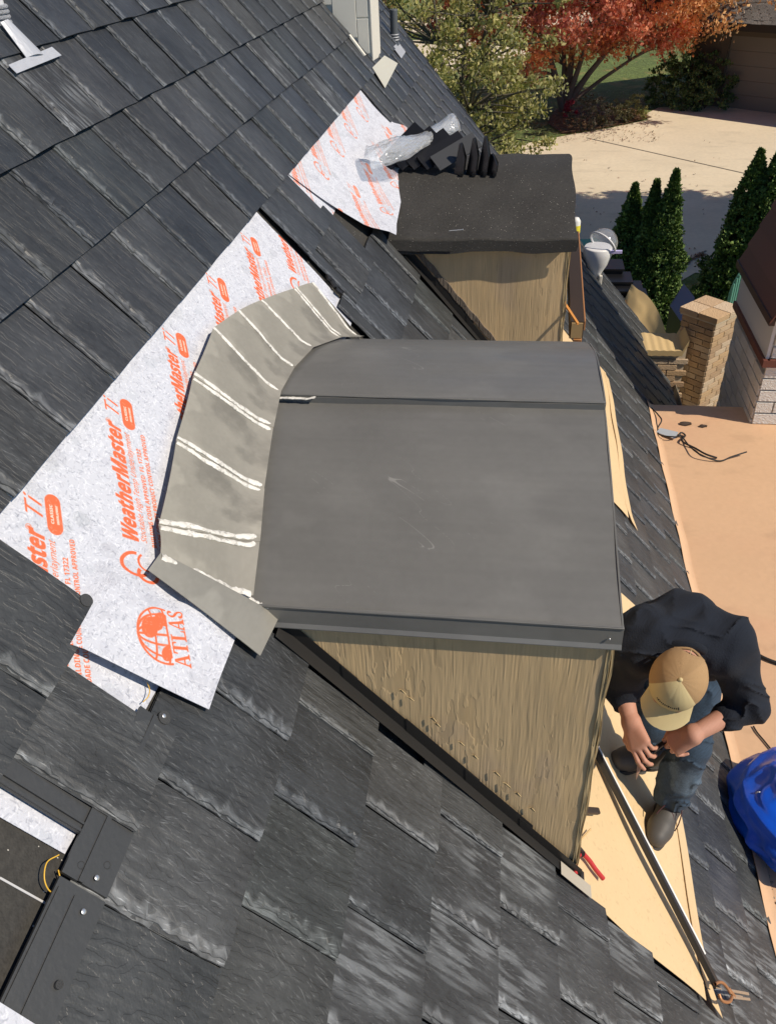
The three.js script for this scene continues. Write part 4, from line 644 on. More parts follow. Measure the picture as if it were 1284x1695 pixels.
// ---------------------------------------------------------------- trees and shrubs
const leafG = (() => { const g = new THREE.BufferGeometry(); g.setAttribute('position', new THREE.Float32BufferAttribute([0, 0, 0, .32, .5, .06, 0, 1, -.04, -.32, .5, .06], 3)); g.setIndex([0, 1, 2, 0, 2, 3]); g.computeVertexNormals(); return g; })();
const leafMat = phys(C(1, 1, 1), .7, { side: THREE.DoubleSide, transmission: .5, thickness: 0 });
const hedgeMat = std(C(1, 1, 1), .75, { side: THREE.DoubleSide });
function leaves(list, size, cols, mat, flat = 0) {   // list of [Vector3, spread] clumps -> one InstancedMesh of leaf faces
  const N = list.reduce((a, c) => a + c[2], 0), m = new THREE.InstancedMesh(leafG, mat, N), q = new THREE.Quaternion(), e = new THREE.Euler(), mt = new THREE.Matrix4(), s = V3(1, 1, 1), col = new THREE.Color(); let n = 0;
  const ga = () => { let t = 0; for (let i = 0; i < 3; i++) t += rnd(); return (t / 3 - .5) * 2; };
  for (const [c, sp, k, tone] of list) for (let i = 0; i < k; i++) { const p = V3(c.x + ga() * sp, c.y + ga() * sp * .75, c.z + ga() * sp); e.set(rr(-1.5, 1.5), rr(0, 6.28), rr(-1.5, 1.5)); q.setFromEuler(e); const z = size * rr(.65, 1.3); s.setScalar(z); mt.compose(p, q, s); m.setMatrixAt(n, mt);
    const a = cols[Math.floor((tone ?? rnd()) * cols.length * .999)], b = cols[Math.floor(rnd() * cols.length)], t = rnd() * .45, v = rr(.7, 1.25); col.setRGB(lerp(a[0], b[0], t) * v, lerp(a[1], b[1], t) * v, lerp(a[2], b[2], t) * v); m.setColorAt(n++, col); }
  m.userData.kind = 'stuff'; m.castShadow = m.receiveShadow = true; return m;
}
function treeAt(name, label, base, stems, crownC, crownR, nClump, perClump, sp, size, cols, mat, barkC, group, toneFn) {
  const t = thing(name, label, 'tree', base, group); const bark = std(barkC, .95, { bumpMap: grassBump, bumpScale: .03 }); const tips = [], trunkG = [], limbG = [];
  for (const [dx, dz, h, r, lean] of stems) { const pts = []; for (let i = 0; i <= 5; i++) { const k = i / 5; pts.push(V3(dx * Math.pow(k, 1.2) + .12 * Math.sin(k * 5 + dx) * k, h * k, dz * Math.pow(k, 1.2) + .1 * Math.cos(k * 4 + dz) * k)); }
    for (let i = 0; i < 5; i++) trunkG.push(cyl(pts[i], pts[i + 1], r * (1 - i * .16), r * (1 - (i + 1) * .16), 8)); tips.push(...pts.slice(2)); }
  const cl = []; let guard = 0; while (cl.length < nClump && guard++ < 9000) { const d = V3(rr(-1, 1), rr(-1, 1), rr(-1, 1)); const L = d.length(); if (L > 1 || L < .25) continue; const bump = .72 + .5 * vn(d.x * 3 + 20, d.z * 3 + d.y * 2 + 20, 99, 99, 6); d.multiplyScalar(bump); const p = V3(crownC.x + d.x * crownR.x, crownC.y + d.y * crownR.y, crownC.z + d.z * crownR.z); cl.push(p); }
  for (const p of cl) { let best = tips[0], bd = 1e9; for (const q of tips) { const d = q.distanceTo(p) + (q.y > p.y ? 2 : 0); if (d < bd) { bd = d; best = q; } } const mid = best.clone().lerp(p, .5).add(V3(rr(-.25, .25), rr(-.1, .3), rr(-.25, .25))); limbG.push(cyl(best, mid, .035, .02, 5), cyl(mid, p, .02, .008, 4)); }
  const tk = mesh('trunk', join(trunkG), bark, t); mesh('limbs', join(limbG), bark, tk);
  const c = leaves(cl.map(p => [p, sp * rr(.75, 1.25), perClump, toneFn ? clamp(toneFn(p) + rr(-.12, .12), 0, 1) : undefined]), size, cols, mat); c.name = 'crown'; t.add(c); return t;
}
const red = [[.36, .1, .07], [.54, .13, .08], [.7, .2, .1], [.8, .3, .1], [.84, .42, .14], [.8, .48, .18]];
treeAt('maple_tree', 'broad red and orange maple with several leaning trunks on the lawn', onY(932, 186, 0), [[-1.4, .5, 3.4, .17], [.35, -.3, 4.2, .19], [2.6, .6, 3.4, .16], [-.4, -1, 4, .14], [1.2, 1.2, 3.8, .14], [4.2, -.2, 2.9, .1]], V3(.9, 5.1, 0), V3(7.2, 3.6, 5.6), 420, 150, .8, .17, red, leafMat, C(.16, .12, .1), null, p => .5 + .1 * Math.sin(p.x * 1.3) + .25 * Math.sin(p.y * 1.1 + p.x * .7) + .06 * p.x);
const yel = [[.32, .32, .07], [.42, .41, .11], [.52, .48, .15], [.24, .27, .06], [.6, .53, .2]];
treeAt('birch_tree', 'pale yellow green birch with small leaves growing past the roof edge', V3(-1.6, 0, -21.5), [[-.3, .2, 5.5, .1], [.5, -.4, 5.8, .09], [.9, .5, 5, .07]], V3(.1, 4.1, 0), V3(2.6, 4.2, 2.4), 300, 75, .36, .105, yel, leafMat, C(.15, .13, .1));
treeAt('birch_tree', 'sparse yellow green birch behind the chimney', V3(-6.2, 0, -27), [[-.3, .2, 6, .1], [.6, -.3, 6, .09]], V3(0, 5.2, 0), V3(3.6, 4.2, 3), 300, 80, .5, .12, yel, leafMat, C(.15, .13, .1));
treeAt('burning_bush', 'small bright red leaved tree on the lawn behind the birch', V3(-8.5, 0, -44), [[.2, .2, 2, .07], [-.3, 0, 2, .06]], V3(0, 2.4, 0), V3(2.6, 1.5, 2), 70, 90, .5, .15, [[.4, .03, .03], [.5, .06, .04], [.3, .02, .03]], leafMat, C(.1, .07, .05));
treeAt('shade_tree', 'leafy tree beyond the right side of the drive', V3(9.6, 0, -19.8), [[.3, .2, 4.5, .2], [-.5, -.4, 4.5, .16]], V3(.4, 5.9, 0), V3(3.3, 3.2, 3.4), 430, 190, .6, .19, red.concat(yel), leafMat, C(.1, .075, .055));
const gr = [[.06, .11, .022], [.09, .155, .03], [.13, .2, .04], [.17, .24, .055]];
function cone(h, r) { const l = []; for (let i = 0; i < 1500; i++) { const k = rnd(), y = h * (.02 + .97 * k), a = rnd() * 6.283, rad = r * Math.pow(1 - k, .85) * (.68 + .62 * vn(a * 1.6 + r * 37, y * 2.6 + h * 13, 10, 99, 3)), f = .78 + .28 * rnd(); l.push([V3(Math.cos(a) * rad * f, y, Math.sin(a) * rad * f), .03 + .075 * (1 - k), 20, rnd()]); } return l; }
const sprayG = leafG;
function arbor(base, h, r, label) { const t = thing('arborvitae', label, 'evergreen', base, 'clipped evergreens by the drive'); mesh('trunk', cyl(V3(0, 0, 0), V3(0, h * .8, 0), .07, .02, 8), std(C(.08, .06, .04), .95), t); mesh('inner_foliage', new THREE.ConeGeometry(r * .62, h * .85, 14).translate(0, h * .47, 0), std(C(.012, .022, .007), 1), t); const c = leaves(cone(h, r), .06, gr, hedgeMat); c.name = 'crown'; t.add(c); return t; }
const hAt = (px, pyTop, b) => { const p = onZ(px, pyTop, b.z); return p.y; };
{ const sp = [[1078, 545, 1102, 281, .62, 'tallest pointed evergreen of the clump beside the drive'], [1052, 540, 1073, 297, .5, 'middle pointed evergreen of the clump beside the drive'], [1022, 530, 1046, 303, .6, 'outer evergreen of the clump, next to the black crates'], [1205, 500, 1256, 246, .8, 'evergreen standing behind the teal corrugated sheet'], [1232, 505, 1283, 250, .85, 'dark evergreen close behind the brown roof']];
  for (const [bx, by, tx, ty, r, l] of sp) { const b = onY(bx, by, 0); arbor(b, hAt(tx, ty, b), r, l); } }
function shrub(base, r, h, cols, n, size, label, name = 'shrub') { const t = thing(name, label, name === 'shrub' ? 'shrub' : 'flowers', base, name === 'shrub' ? 'low shrubs on the lawn' : undefined); const l = []; for (let i = 0; i < n; i++) { const a = rnd() * 6.283, e = Math.acos(rnd()), f = .55 + .5 * rnd(); l.push([V3(Math.cos(a) * Math.sin(e) * r * f, h * Math.cos(e) * f + .06, Math.sin(a) * Math.sin(e) * r * f), .16 * Math.max(.6, r), 40]); }
  mesh('stems', join([0, 1, 2, 3, 4].map(i => cyl(V3(0, 0, 0), V3(Math.cos(i * 1.26) * r * .6, h * .7, Math.sin(i * 1.26) * r * .6), .015, .005, 5))), std(C(.1, .07, .05), .95), t); const c = leaves(l, size, cols, leafMat); c.name = 'foliage'; t.add(c); }
const ol = [[.1, .11, .035], [.15, .14, .045], [.2, .16, .05]];
shrub(onY(974, 212, 0), .85, 1.0, [[.1, .085, .05], [.14, .1, .06], [.09, .1, .04]], 60, .07, 'greyish brown round shrub in the bed by the maple');
shrub(onY(1013, 206, 0), .7, .85, ol, 50, .07, 'olive shrub in the middle of the bed'); shrub(onY(1046, 198, 0), .55, .8, yel, 40, .07, 'yellow green shrub at the end of the bed');
shrub(onY(938, 194, 0), .35, .5, [[.6, .03, .07], [.5, .02, .04], [.7, .08, .12]], 16, .09, 'small crimson flowering plant at the foot of the maple', 'flowers');
for (const [x, y, r, h, l] of [[1105, 175, 1.1, 1.7, 'dark rounded shrub at the corner of the bed by the garage'], [1135, 176, 1.2, 2.1, 'dark shrub between the maple and garage door'], [1165, 180, 1.1, 1.9, 'dark shrub next to the garage door']]) shrub(onY(x, y, 0), r, h, gr, 80, .12, l);
for (const [x, y, r, h, l] of [[850, 195, .9, 1.0, 'low yellow green shrub under the birch branches'], [810, 215, .9, 1.1, 'yellow green shrub at the edge of the lawn under the birch']]) shrub(onY(x, y, 0), r, h, yel, 60, .08, l);
{ // fallen leaves on the lawn and drive
  const l = []; for (let i = 0; i < 420; i++) { const p = onY(rr(840, 1090), rr(150, 235), .03); l.push([p, .5, 3]); } for (let i = 0; i < 60; i++) { const p = onY(rr(850, 1284), rr(230, 460), .03); l.push([p, .4, 2]); } for (let i = 0; i < 40; i++) { const p = onY(lerp(1090, 1166, rnd()), 0, .03), k = rnd(); const q = onY(lerp(1112, 1166, k), lerp(447, 420, k) + rr(-2, 2), .03); l.push([q, .12, 6]); }
  const c = leaves(l, .08, [[.3, .16, .05], [.35, .1, .04], [.2, .13, .05], [.14, .09, .04]], leafMat); const pos = new THREE.Matrix4(), p3 = V3(), q = new THREE.Quaternion(), s3 = V3(); for (let i = 0; i < c.count; i++) { c.getMatrixAt(i, pos); pos.decompose(p3, q, s3); p3.y = .035 + .01 * rnd(); q.setFromEuler(new THREE.Euler(-1.57 + rr(-.3, .3), rr(0, 6), 0)); pos.compose(p3, q, s3); c.setMatrixAt(i, pos); }
  c.name = 'fallen_leaves'; c.userData = { kind: 'stuff', label: 'fallen brown and red leaves scattered over lawn and drive', category: 'leaves' }; scene.add(c); }
{ // grass edge by the pier and plastic scraps on the drive
  const sc = [[1118, 427, .5, .35, [.15, .5, .38], 'small teal scrap of plastic on the drive'], [1100, 440, .9, .5, [.62, .5, .28], 'flat tan board lying on the drive'], [968, 402, .7, .4, [.12, .42, .3], 'teal scrap sheet on the drive behind the dome']]; for (const [x, y, w, d, c, l] of sc) { const p = onY(x, y, .04); const g = slab((u, v) => V3(w * (u - .5), .02 * Math.sin(u * 6 + v * 4) + .02, d * (v - .5)), 6, 4, .01, () => V3(0, -1, 0)).rotateY(.4).translate(p.x, p.y, p.z); solo('scrap_sheet', g, std(C(...c), .7), l, 'scrap', 'scraps on the drive'); } }

// ---------------------------------------------------------------- the roofer
const cap3 = (p, a, b, r0, r1) => { const ax = b.x - a.x, ay = b.y - a.y, az = b.z - a.z, px = p.x - a.x, py = p.y - a.y, pz = p.z - a.z, t = clamp((px * ax + py * ay + pz * az) / (ax * ax + ay * ay + az * az + 1e-9), 0, 1), dx = px - ax * t, dy = py - ay * t, dz = pz - az * t; return Math.sqrt(dx * dx + dy * dy + dz * dz) - lerp(r0, r1, t); };
const smin = (a, b, k) => { const h = Math.max(k - Math.abs(a - b), 0) / k; return Math.min(a, b) - h * h * k * .25; };
function blob(fn, c, half, N) {               // mesh of fn(p) = 0 in a cube, smooth normals
  const mc = new MarchingCubes(N, new THREE.MeshStandardMaterial(), false, false, 260000); mc.isolation = 0; const p = V3(); let q = 0;
  for (let k = 0; k < N; k++) for (let j = 0; j < N; j++) for (let i = 0; i < N; i++) { p.set(c.x + (i - N / 2) / (N / 2) * half, c.y + (j - N / 2) / (N / 2) * half, c.z + (k - N / 2) / (N / 2) * half); const e = i < 2 || j < 2 || k < 2 || i > N - 3 || j > N - 3 || k > N - 3; mc.field[q++] = e ? -1 : -fn(p); }
  mc.update(); const n = mc.count, pos = new Float32Array(mc.positionArray.slice(0, n * 3)), nor = new Float32Array(n * 3), uv = new Float32Array(n * 2), d = .0015;
  for (let i = 0; i < n; i++) { const x = pos[i * 3] = pos[i * 3] * half + c.x, y = pos[i * 3 + 1] = pos[i * 3 + 1] * half + c.y, z = pos[i * 3 + 2] = pos[i * 3 + 2] * half + c.z; const f = (a, b, e) => fn(p.set(a, b, e)); const gx = f(x + d, y, z) - f(x - d, y, z), gy = f(x, y + d, z) - f(x, y - d, z), gz = f(x, y, z + d) - f(x, y, z - d), l = Math.hypot(gx, gy, gz) || 1; nor[i * 3] = gx / l; nor[i * 3 + 1] = gy / l; nor[i * 3 + 2] = gz / l; uv[i * 2] = x * .8 + z * .6; uv[i * 2 + 1] = y + .2 * z; }
  const g = new THREE.BufferGeometry(); g.setAttribute('position', new THREE.BufferAttribute(pos, 3)); g.setAttribute('normal', new THREE.BufferAttribute(nor, 3)); g.setAttribute('uv', new THREE.BufferAttribute(uv, 2)); return g;
}
const W = (x, y, z) => V3(x, H + y, z);
{
  const fA = onRoof(1088, 1370, .03), fB = onRoof(1042, 1262, .03);
  const dirA = V3(-.42, 0, .9).normalize(), dirB = V3(-.93, 0, .35).normalize();
  const anA = fA.clone().add(V3(.05, .1, -.09)), anB = fB.clone().add(V3(.08, .11, -.04));
  const hip = W(.79, -2.60, -2.62), hipA = hip.clone().add(V3(.085, 0, .02)), hipB = hip.clone().add(V3(-.085, 0, -.02));
  const knA = W(.86, -2.98, -2.36), knB = W(.70, -2.93, -2.42);
  const chest = W(.675, -2.27, -2.27), neck = W(.645, -2.13, -2.115);
  const shA = atDepth(1203, 1062, 1.66 * D), shB = atDepth(1050, 1058, 1.66 * D);
  const elA = atDepth(1236, 1165, 1.74 * D), elB = atDepth(1025, 1128, 1.80 * D);
  const wrA = atDepth(1146, 1216, 1.70 * D), wrB = atDepth(1044, 1196, 1.76 * D);
  const hu = V3(-.16, .70, .70).normalize(), hf0 = V3(-.353, -.716, .603), hf = hf0.addScaledVector(hu, -hf0.dot(hu)).normalize(), hs = new THREE.Vector3().crossVectors(hu, hf); // head up, face, side
  const headTop = atDepth(1124, 1128, 1.51 * D), head = headTop.clone().addScaledVector(hu, -.125);
  const person = thing('person', 'person in a dark navy sweater, jeans and tan cap bending over tools in both hands', 'person', fA.clone().lerp(fB, .5));
  const sub = v => v.clone();
  // --- skin: head, neck, arms and hands on one continuous body
  const ell = (p, c, ex, ey, ez, a, b, d) => { const q = p.clone().sub(c), x = q.dot(ex) / a, y = q.dot(ey) / b, z = q.dot(ez) / d, k = Math.sqrt(x * x + y * y + z * z); return (k - 1) * Math.min(a, b, d); };
  const hp = (f, u, s) => head.clone().addScaledVector(hf, f).addScaledVector(hu, u).addScaledVector(hs, s);
  const nose = [hp(.098, .005, 0), hp(.116, -.025, 0)], chin = hp(.075, -.1, 0), earL = hp(-.01, -.015, .078), earR = hp(-.01, -.015, -.078);
  const jaw = hp(.03, -.06, 0), brow = hp(.085, .03, 0), mouth = [hp(.098, -.062, -.018), hp(.098, -.062, .018)];
  const headFn = p => { let d = ell(p, head, hs, hu, hf, .075, .105, .094); d = smin(d, cap3(p, jaw, chin, .062, .035), .05); d = smin(d, cap3(p, nose[0], nose[1], .010, .015), .018); d = smin(d, cap3(p, hp(.085, .028, -.035), hp(.085, .028, .035), .014, .014), .02); d = Math.min(d, ell(p, earL, hs, hu, hf, .012, .032, .02)); d = Math.min(d, ell(p, earR, hs, hu, hf, .012, .032, .02)); d = smin(d, cap3(p, mouth[0], mouth[1], .008, .008), .015); d = Math.max(d, -cap3(p, hp(.112, -.062, -.02), hp(.112, -.062, .02), .006, .006)); for (const s of [-1, 1]) d = Math.max(d, -cap3(p, hp(.104, .005, .032 * s), hp(.105, .005, .034 * s), .013, .013)), d = Math.min(d, cap3(p, hp(.086, .003, .032 * s), hp(.086, .003, .033 * s), .013, .013)); d = smin(d, cap3(p, hp(-.045, -.06, 0), neck, .058, .066), .04); return d; };
  const bodyFn = p => { let d = cap3(p, hip, chest, .09, .1); d = smin(d, cap3(p, chest, neck, .09, .055), .03); d = smin(d, cap3(p, shA, shB, .05, .05), .03); for (const [a, b, c] of [[shA, elA, wrA], [shB, elB, wrB]]) { d = smin(d, cap3(p, a, b, .048, .042), .02); d = smin(d, cap3(p, b, c, .044, .03), .02); } for (const [a, b, c] of [[hipA, knA, anA], [hipB, knB, anB]]) { d = smin(d, cap3(p, a, b, .075, .055), .03); d = smin(d, cap3(p, b, c, .05, .036), .02); } d = smin(d, cap3(p, neck, hp(-.045, -.06, 0), .06, .058), .03); return d; };
  function handFn(wr, fx, dorsal, thumbSide, pose) { // returns fn and the finger tips
    const X = fx.clone().normalize(), Y = dorsal.clone().addScaledVector(X, -dorsal.dot(X)).normalize(), Z = new THREE.Vector3().crossVectors(X, Y).multiplyScalar(thumbSide);
    const L = (x, y, z) => wr.clone().addScaledVector(X, x).addScaledVector(Y, y).addScaledVector(Z, z), caps = [], palm = [], thumb = [];
    [[.092, .03, [.043, .026, .021], .0096], [.096, .010, [.048, .03, .022], .0099], [.091, -.011, [.044, .028, .021], .0094], [.083, -.031, [.034, .021, .018], .0084]].forEach(([kx, kz, ln, r], i) => {
      palm.push([L(0, 0, kz * .55), L(kx * .95, .002, kz), .021, .0155]); let a = L(kx, .002, kz), an = 0; const cu = pose[i]; let spread = (1.5 - i) * .05;
      ln.forEach((l, j) => { an += cu[j]; const b = a.clone().addScaledVector(X, Math.cos(an) * l).addScaledVector(Y, -Math.sin(an) * l).addScaledVector(Z, spread * l); caps.push([a, b, r - j * .0008, r - (j + 1) * .0009]); a = b; }); });
    const t = pose[4]; const t0 = L(.022, -.008, .024), t1 = L(.052, -.014, .05), t2 = L(t[0], t[1], t[2]), t3 = L(t[3], t[4], t[5]); thumb.push([t0, t1, .0165, .0135], [t1, t2, .0125, .0112], [t2, t3, .011, .009]);
    const fn = p => { let d = 1; for (const c of palm) d = smin(d, cap3(p, ...c), .016); for (const c of thumb) d = smin(d, cap3(p, ...c), .008); let fd = 1; for (let i = 0; i < 4; i++) { let e = 1; for (let j = 0; j < 3; j++) e = smin(e, cap3(p, ...caps[i * 3 + j]), .003); fd = Math.min(fd, e); } return smin(d, fd, .006); };
    return { fn, tips: [2, 5, 8, 11].map(i => caps[i][1]), thumb: t3, mid: L(.07, -.02, 0), caps };
  }
  const camUp = V3(-.2, .75, .6);
  const hA = handFn(wrA, atDepth(1098, 1239, 1.745 * D).sub(wrA), camUp.clone().add(V3(.1, .1, -.3)), 1, [[.5, .9, .5], [.65, 1.0, .5], [.8, 1.0, .6], [.95, 1.0, .6], [.085, -.005, .052, .112, -.012, .04]]);
  const hB = handFn(wrB, atDepth(1060, 1238, 1.735 * D).sub(wrB), camUp.clone().add(V3(-.5, 0, .1)), 1, [[.2, .5, .3], [.4, .7, .4], [.55, .8, .4], [.7, .8, .4], [.08, -.02, .05, .105, -.03, .035]]);
  const armA = p => cap3(p, elA, wrA, .045, .028), armB = p => cap3(p, elB, wrB, .045, .028);
  const skin = [blob(bodyFn, W(.74, -2.75, -2.35), .85, 120), blob(headFn, head.clone().addScaledVector(hu, -.02), .19, 110), blob(p => smin(hA.fn(p), armA(p), .02), wrA.clone().lerp(hA.mid, .6), .14, 96), blob(p => smin(hB.fn(p), armB(p), .02), wrB.clone().lerp(hB.mid, .6), .14, 96)];
  const skinM = phys(C(.5, .25, .17), .68, { map: texL(256, 256, (u, v) => { const n = fbm(u, v, 8, 8, 3, 4), f = fbm(u, v, 60, 60, 2, 3); const k = .88 + .2 * n + .1 * (f - .5); return [k, k * (1 - .12 * (n - .5)), k * (1 - .15 * (n - .5))]; }, 5), sheen: .1 });
  wmesh('body', join(skin), skinM, person);
  // eyes, hair
  wmesh('eyes', join([-1, 1].map(s => { const e = hp(.0965, .003, .032 * s); return new THREE.SphereGeometry(.006, 10, 8).translate(e.x, e.y, e.z); })), std(C(.02, .015, .01), .2), person);
  const hairM = std(C(.09, .055, .035), .8, { bumpMap: grassBump, bumpScale: .01 });
  wmesh('hair', blob(p => { const q = p.clone().sub(head), f = q.dot(hf), u = q.dot(hu); let d = ell(p, head, hs, hu, hf, .0805, .108, .1); d = Math.max(d, f - .012 - .2 * Math.max(0, u)); d = Math.max(d, -(u + .075)); return d + .0025 * Math.sin(q.dot(hs) * 420) * Math.sin(f * 90); }, head, .15, 70), hairM, person);
  // --- sweater
  const cuffA = elA.clone().lerp(wrA, .38), cuffB = elB.clone().lerp(wrB, .30), fold = (p, k) => { const a = vn(p.x * 9 + p.y * 5 + k + 40, p.z * 9 - p.y * 6 + 40, 99, 99, 3), b = vn((p.x + p.z) * 20 + 40 + k, p.y * 9 + p.x * 8 + 60, 199, 199, 5), r = 1 - Math.abs(2 * vn((p.y - p.z) * 13 + 40 + 3 * a, (p.x + .5 * p.y) * 5 + 40 + k, 99, 99, 7) - 1); return .02 * (a - .5) + .011 * (b - .5) - .013 * r * r * r; };
  const waist = hip.clone().lerp(chest, .12), mid = hip.clone().lerp(chest, .6), bx = V3(1, 0, .12).normalize();
  const sw = p => { let d = cap3(p, waist.clone().addScaledVector(bx, -.05), mid.clone().addScaledVector(bx, -.07), .135, .145); d = smin(d, cap3(p, waist.clone().addScaledVector(bx, .05), mid.clone().addScaledVector(bx, .07), .135, .145), .05); return d; };
  const w0 = waist.clone().addScaledVector(bx, -.05), w1 = mid.clone().addScaledVector(bx, -.075), w2 = waist.clone().addScaledVector(bx, .05), w3 = mid.clone().addScaledVector(bx, .075), shA2 = shA.clone().lerp(shB, .12), shB2 = shB.clone().lerp(shA, .12), nb = neck.clone().add(V3(.0, -.01, -.02)), upb = neck.clone().lerp(chest, .62).add(V3(.01, .0, -.045));
  const swFn = p => { let d = Math.min(cap3(p, w0, w1, .125, .14), 9); d = smin(d, cap3(p, w2, w3, .125, .14), .06); d = smin(d, cap3(p, shA2, shB2, .1, .1), .08); d = smin(d, cap3(p, w1, shB2, .13, .09), .06); d = smin(d, cap3(p, w3, shA2, .13, .09), .06); d = smin(d, cap3(p, nb, chest, .07, .12), .05); d = smin(d, cap3(p, upb, mid, .15, .15), .06);
    for (const [a, b, c] of [[shA, elA, cuffA], [shB, elB, cuffB]]) { d = smin(d, cap3(p, a, b, .086, .066), .035); d = smin(d, cap3(p, b, c, .066, .056), .03); } return d + fold(p, 0); };
  const navy = phys(C(.006, .0098, .019), .95, { sheen: .25, sheenRoughness: .6, sheenColor: C(.1, .12, .16), bumpMap: tex(256, 256, (u, v) => { const n = fbm(u, v, 70, 70, 2, 6); return [n, n, n]; }, 6), bumpScale: .0015 });
  wmesh('sweater', blob(swFn, chest.clone().add(V3(.06, -.14, -.06)), .58, 132), navy, person);
  { const ax = neck.clone().sub(hp(-.04, -.06, 0)).normalize(), c = neck.clone().addScaledVector(ax, -.025); const g = new THREE.TorusGeometry(.075, .014, 10, 40); g.applyQuaternion(new THREE.Quaternion().setFromUnitVectors(V3(0, 0, 1), ax)).translate(c.x, c.y, c.z); wmesh('collar', g, navy, person); }
  // --- jeans
  const hemA = knA.clone().lerp(anA, .93), hemB = knB.clone().lerp(anB, .93);
  const jeFn = p => { let d = cap3(p, hipA, hipB, .125, .125); d = smin(d, cap3(p, hip, waist, .12, .115), .05); for (const [a, b, c] of [[hipA, knA, hemA], [hipB, knB, hemB]]) { d = smin(d, cap3(p, a, b, .105, .083), .04); d = smin(d, cap3(p, b, c, .082, .074), .03); } return d + .95 * fold(p, 2); };
  const denim = std(C(1, 1, 1), .9, { map: texL(512, 512, (u, v) => { const t = fbm(u, v, 150, 150, 1, 3), n = fbm(u, v, 5, 5, 4, 6), w = smooth(.55, .75, n); const k = .7 + .5 * t; return [lerp(.028, .085, w) * k, lerp(.052, .125, w) * k, lerp(.085, .17, w) * k]; }, 2), bumpMap: tex(256, 256, (u, v) => { const n = .5 + .5 * Math.sin((u + v) * 900); return [n, n, n]; }, 6), bumpScale: .0006 });
  wmesh('jeans', blob(jeFn, W(.77, -2.92, -2.42), .66, 120), denim, person);
  // --- shoes
  const shoeM = std(C(.075, .07, .064), .6, { bumpMap: grassBump, bumpScale: .004 }), soleM = std(C(.04, .037, .034), .8), laceM = std(C(.06, .02, .025), .8), laceB = std(C(.35, .3, .22), .8);
  function shoe(f, dir, an, lm) {
    const upv = V3(.33, .94, 0).normalize(), X = dir.clone().addScaledVector(upv, -dir.dot(upv)).normalize(), Z = new THREE.Vector3().crossVectors(X, upv), L = (x, y, z) => f.clone().addScaledVector(X, x).addScaledVector(upv, y).addScaledVector(Z, z);
    const toe = L(.075, .028, 0), ball = L(.03, .036, 0), heel = L(-.13, .04, 0), col = an.clone();
    const fn = p => { let d = cap3(p, toe, ball, .046, .05); d = smin(d, cap3(p, ball, heel, .05, .04), .03); d = smin(d, cap3(p, L(-.1, .06, 0), L(-.105, .13, 0), .045, .048), .03); d = smin(d, cap3(p, ball, L(-.08, .09, 0), .04, .045), .03); const y = p.clone().sub(f).dot(upv); return Math.max(d, -(y + .004)); };
    const g = part('shoe', person); wmesh('upper', blob(fn, L(-.02, .06, 0), .2, 88), shoeM, g);
    const s = new THREE.Shape(); const o = [[-.178, -.02], [-.175, .025], [-.13, .04], [-.05, .036], [.03, .05], [.09, .043], [.122, .012], [.122, -.012], [.09, -.043], [.03, -.05], [-.05, -.036], [-.13, -.04], [-.175, -.025]]; const cv = new THREE.CatmullRomCurve3(o.map(q => V3(q[0], q[1], 0)), true); s.setFromPoints(cv.getPoints(50).map(q => new THREE.Vector2(q.x, q.y)));
    const sg = new THREE.ExtrudeGeometry(s, { depth: .022, bevelEnabled: true, bevelSize: .003, bevelThickness: .003, bevelSegments: 1 }); sg.applyMatrix4(new THREE.Matrix4().makeBasis(X, Z.clone().negate(), upv).setPosition(L(0, -.02, 0))); wmesh('sole', sg, soleM, g);
    wmesh('laces', join([0, 1, 2, 3, 4].map(i => { const x = .0 - i * .02, y = .094 + i * .0105, k = .028; return tube([L(x + .012, y - .012, -k), L(x, y + .002, -.01), L(x - .004, y + .002, .012), L(x - .012, y - .012, k)], .0028, 10, 6); }).concat([tube([L(-.06, .135, 0), L(-.03, .14, .03), L(.0, .11, .045), L(.02, .09, .05)], .0026, 14, 6), tube([L(-.06, .135, 0), L(-.04, .14, -.03), L(.0, .1, -.05), L(.015, .06, -.056)], .0026, 14, 6)])), lm, g);
  }
  shoe(fA, dirA, anA, laceM); shoe(fB, dirB, anB, laceB);
  // --- cap
  const capG = part('cap', person), cc = hp(-.004, .022, 0), rw = .0905, rl = .107, rh = .108, CP = (th, ph) => { // th around from the front, ph from the button
    const k = Math.sin(ph), seam = .0022 * Math.pow(Math.abs(Math.cos(th * 3 + Math.PI / 2)), .35) - .0022; const f = Math.cos(th) * k * rl * (Math.cos(th) > 0 ? 1.0 : 1), s = Math.sin(th) * k * rw; return cc.clone().addScaledVector(hf, f).addScaledVector(hs, s).addScaledVector(hu, Math.cos(ph) * rh - .0).addScaledVector(hu, seam * 0).addScaledVector(hf, seam * Math.cos(th)).addScaledVector(hs, seam * Math.sin(th)); };
  const weave = tex(256, 256, (u, v) => { const n = .5 + .25 * Math.sin(u * 640) + .25 * Math.sin(v * 640); return [n, n, n]; }, 8);
  const beige = std(C(.62, .5, .26), .9, { bumpMap: weave, bumpScale: .0006 }), brownMesh = std(C(.43, .27, .13), .9, { bumpMap: weave, bumpScale: .0018 });
  const fw = 1.05; wmesh('front_panels', slab((u, v) => CP(lerp(-fw, fw, u), lerp(.02, 1.62, v)), 26, 18, .003, (u, v) => CP(lerp(-fw, fw, u), lerp(.02, 1.62, v)).sub(cc).normalize().negate()), beige, capG);
  const gapB = u => { const th = lerp(fw, 2 * Math.PI - fw, u), e = Math.abs(th - Math.PI); return e < .6 ? 1.0 + .55 * (e / .6) ** 2 : 1.6; };
  wmesh('mesh_panels', slab((u, v) => CP(lerp(fw, 2 * Math.PI - fw, u), lerp(.02, gapB(u), v)), 50, 18, .003, (u, v) => CP(lerp(fw, 2 * Math.PI - fw, u), 1).sub(cc).normalize().negate()), brownMesh, capG);
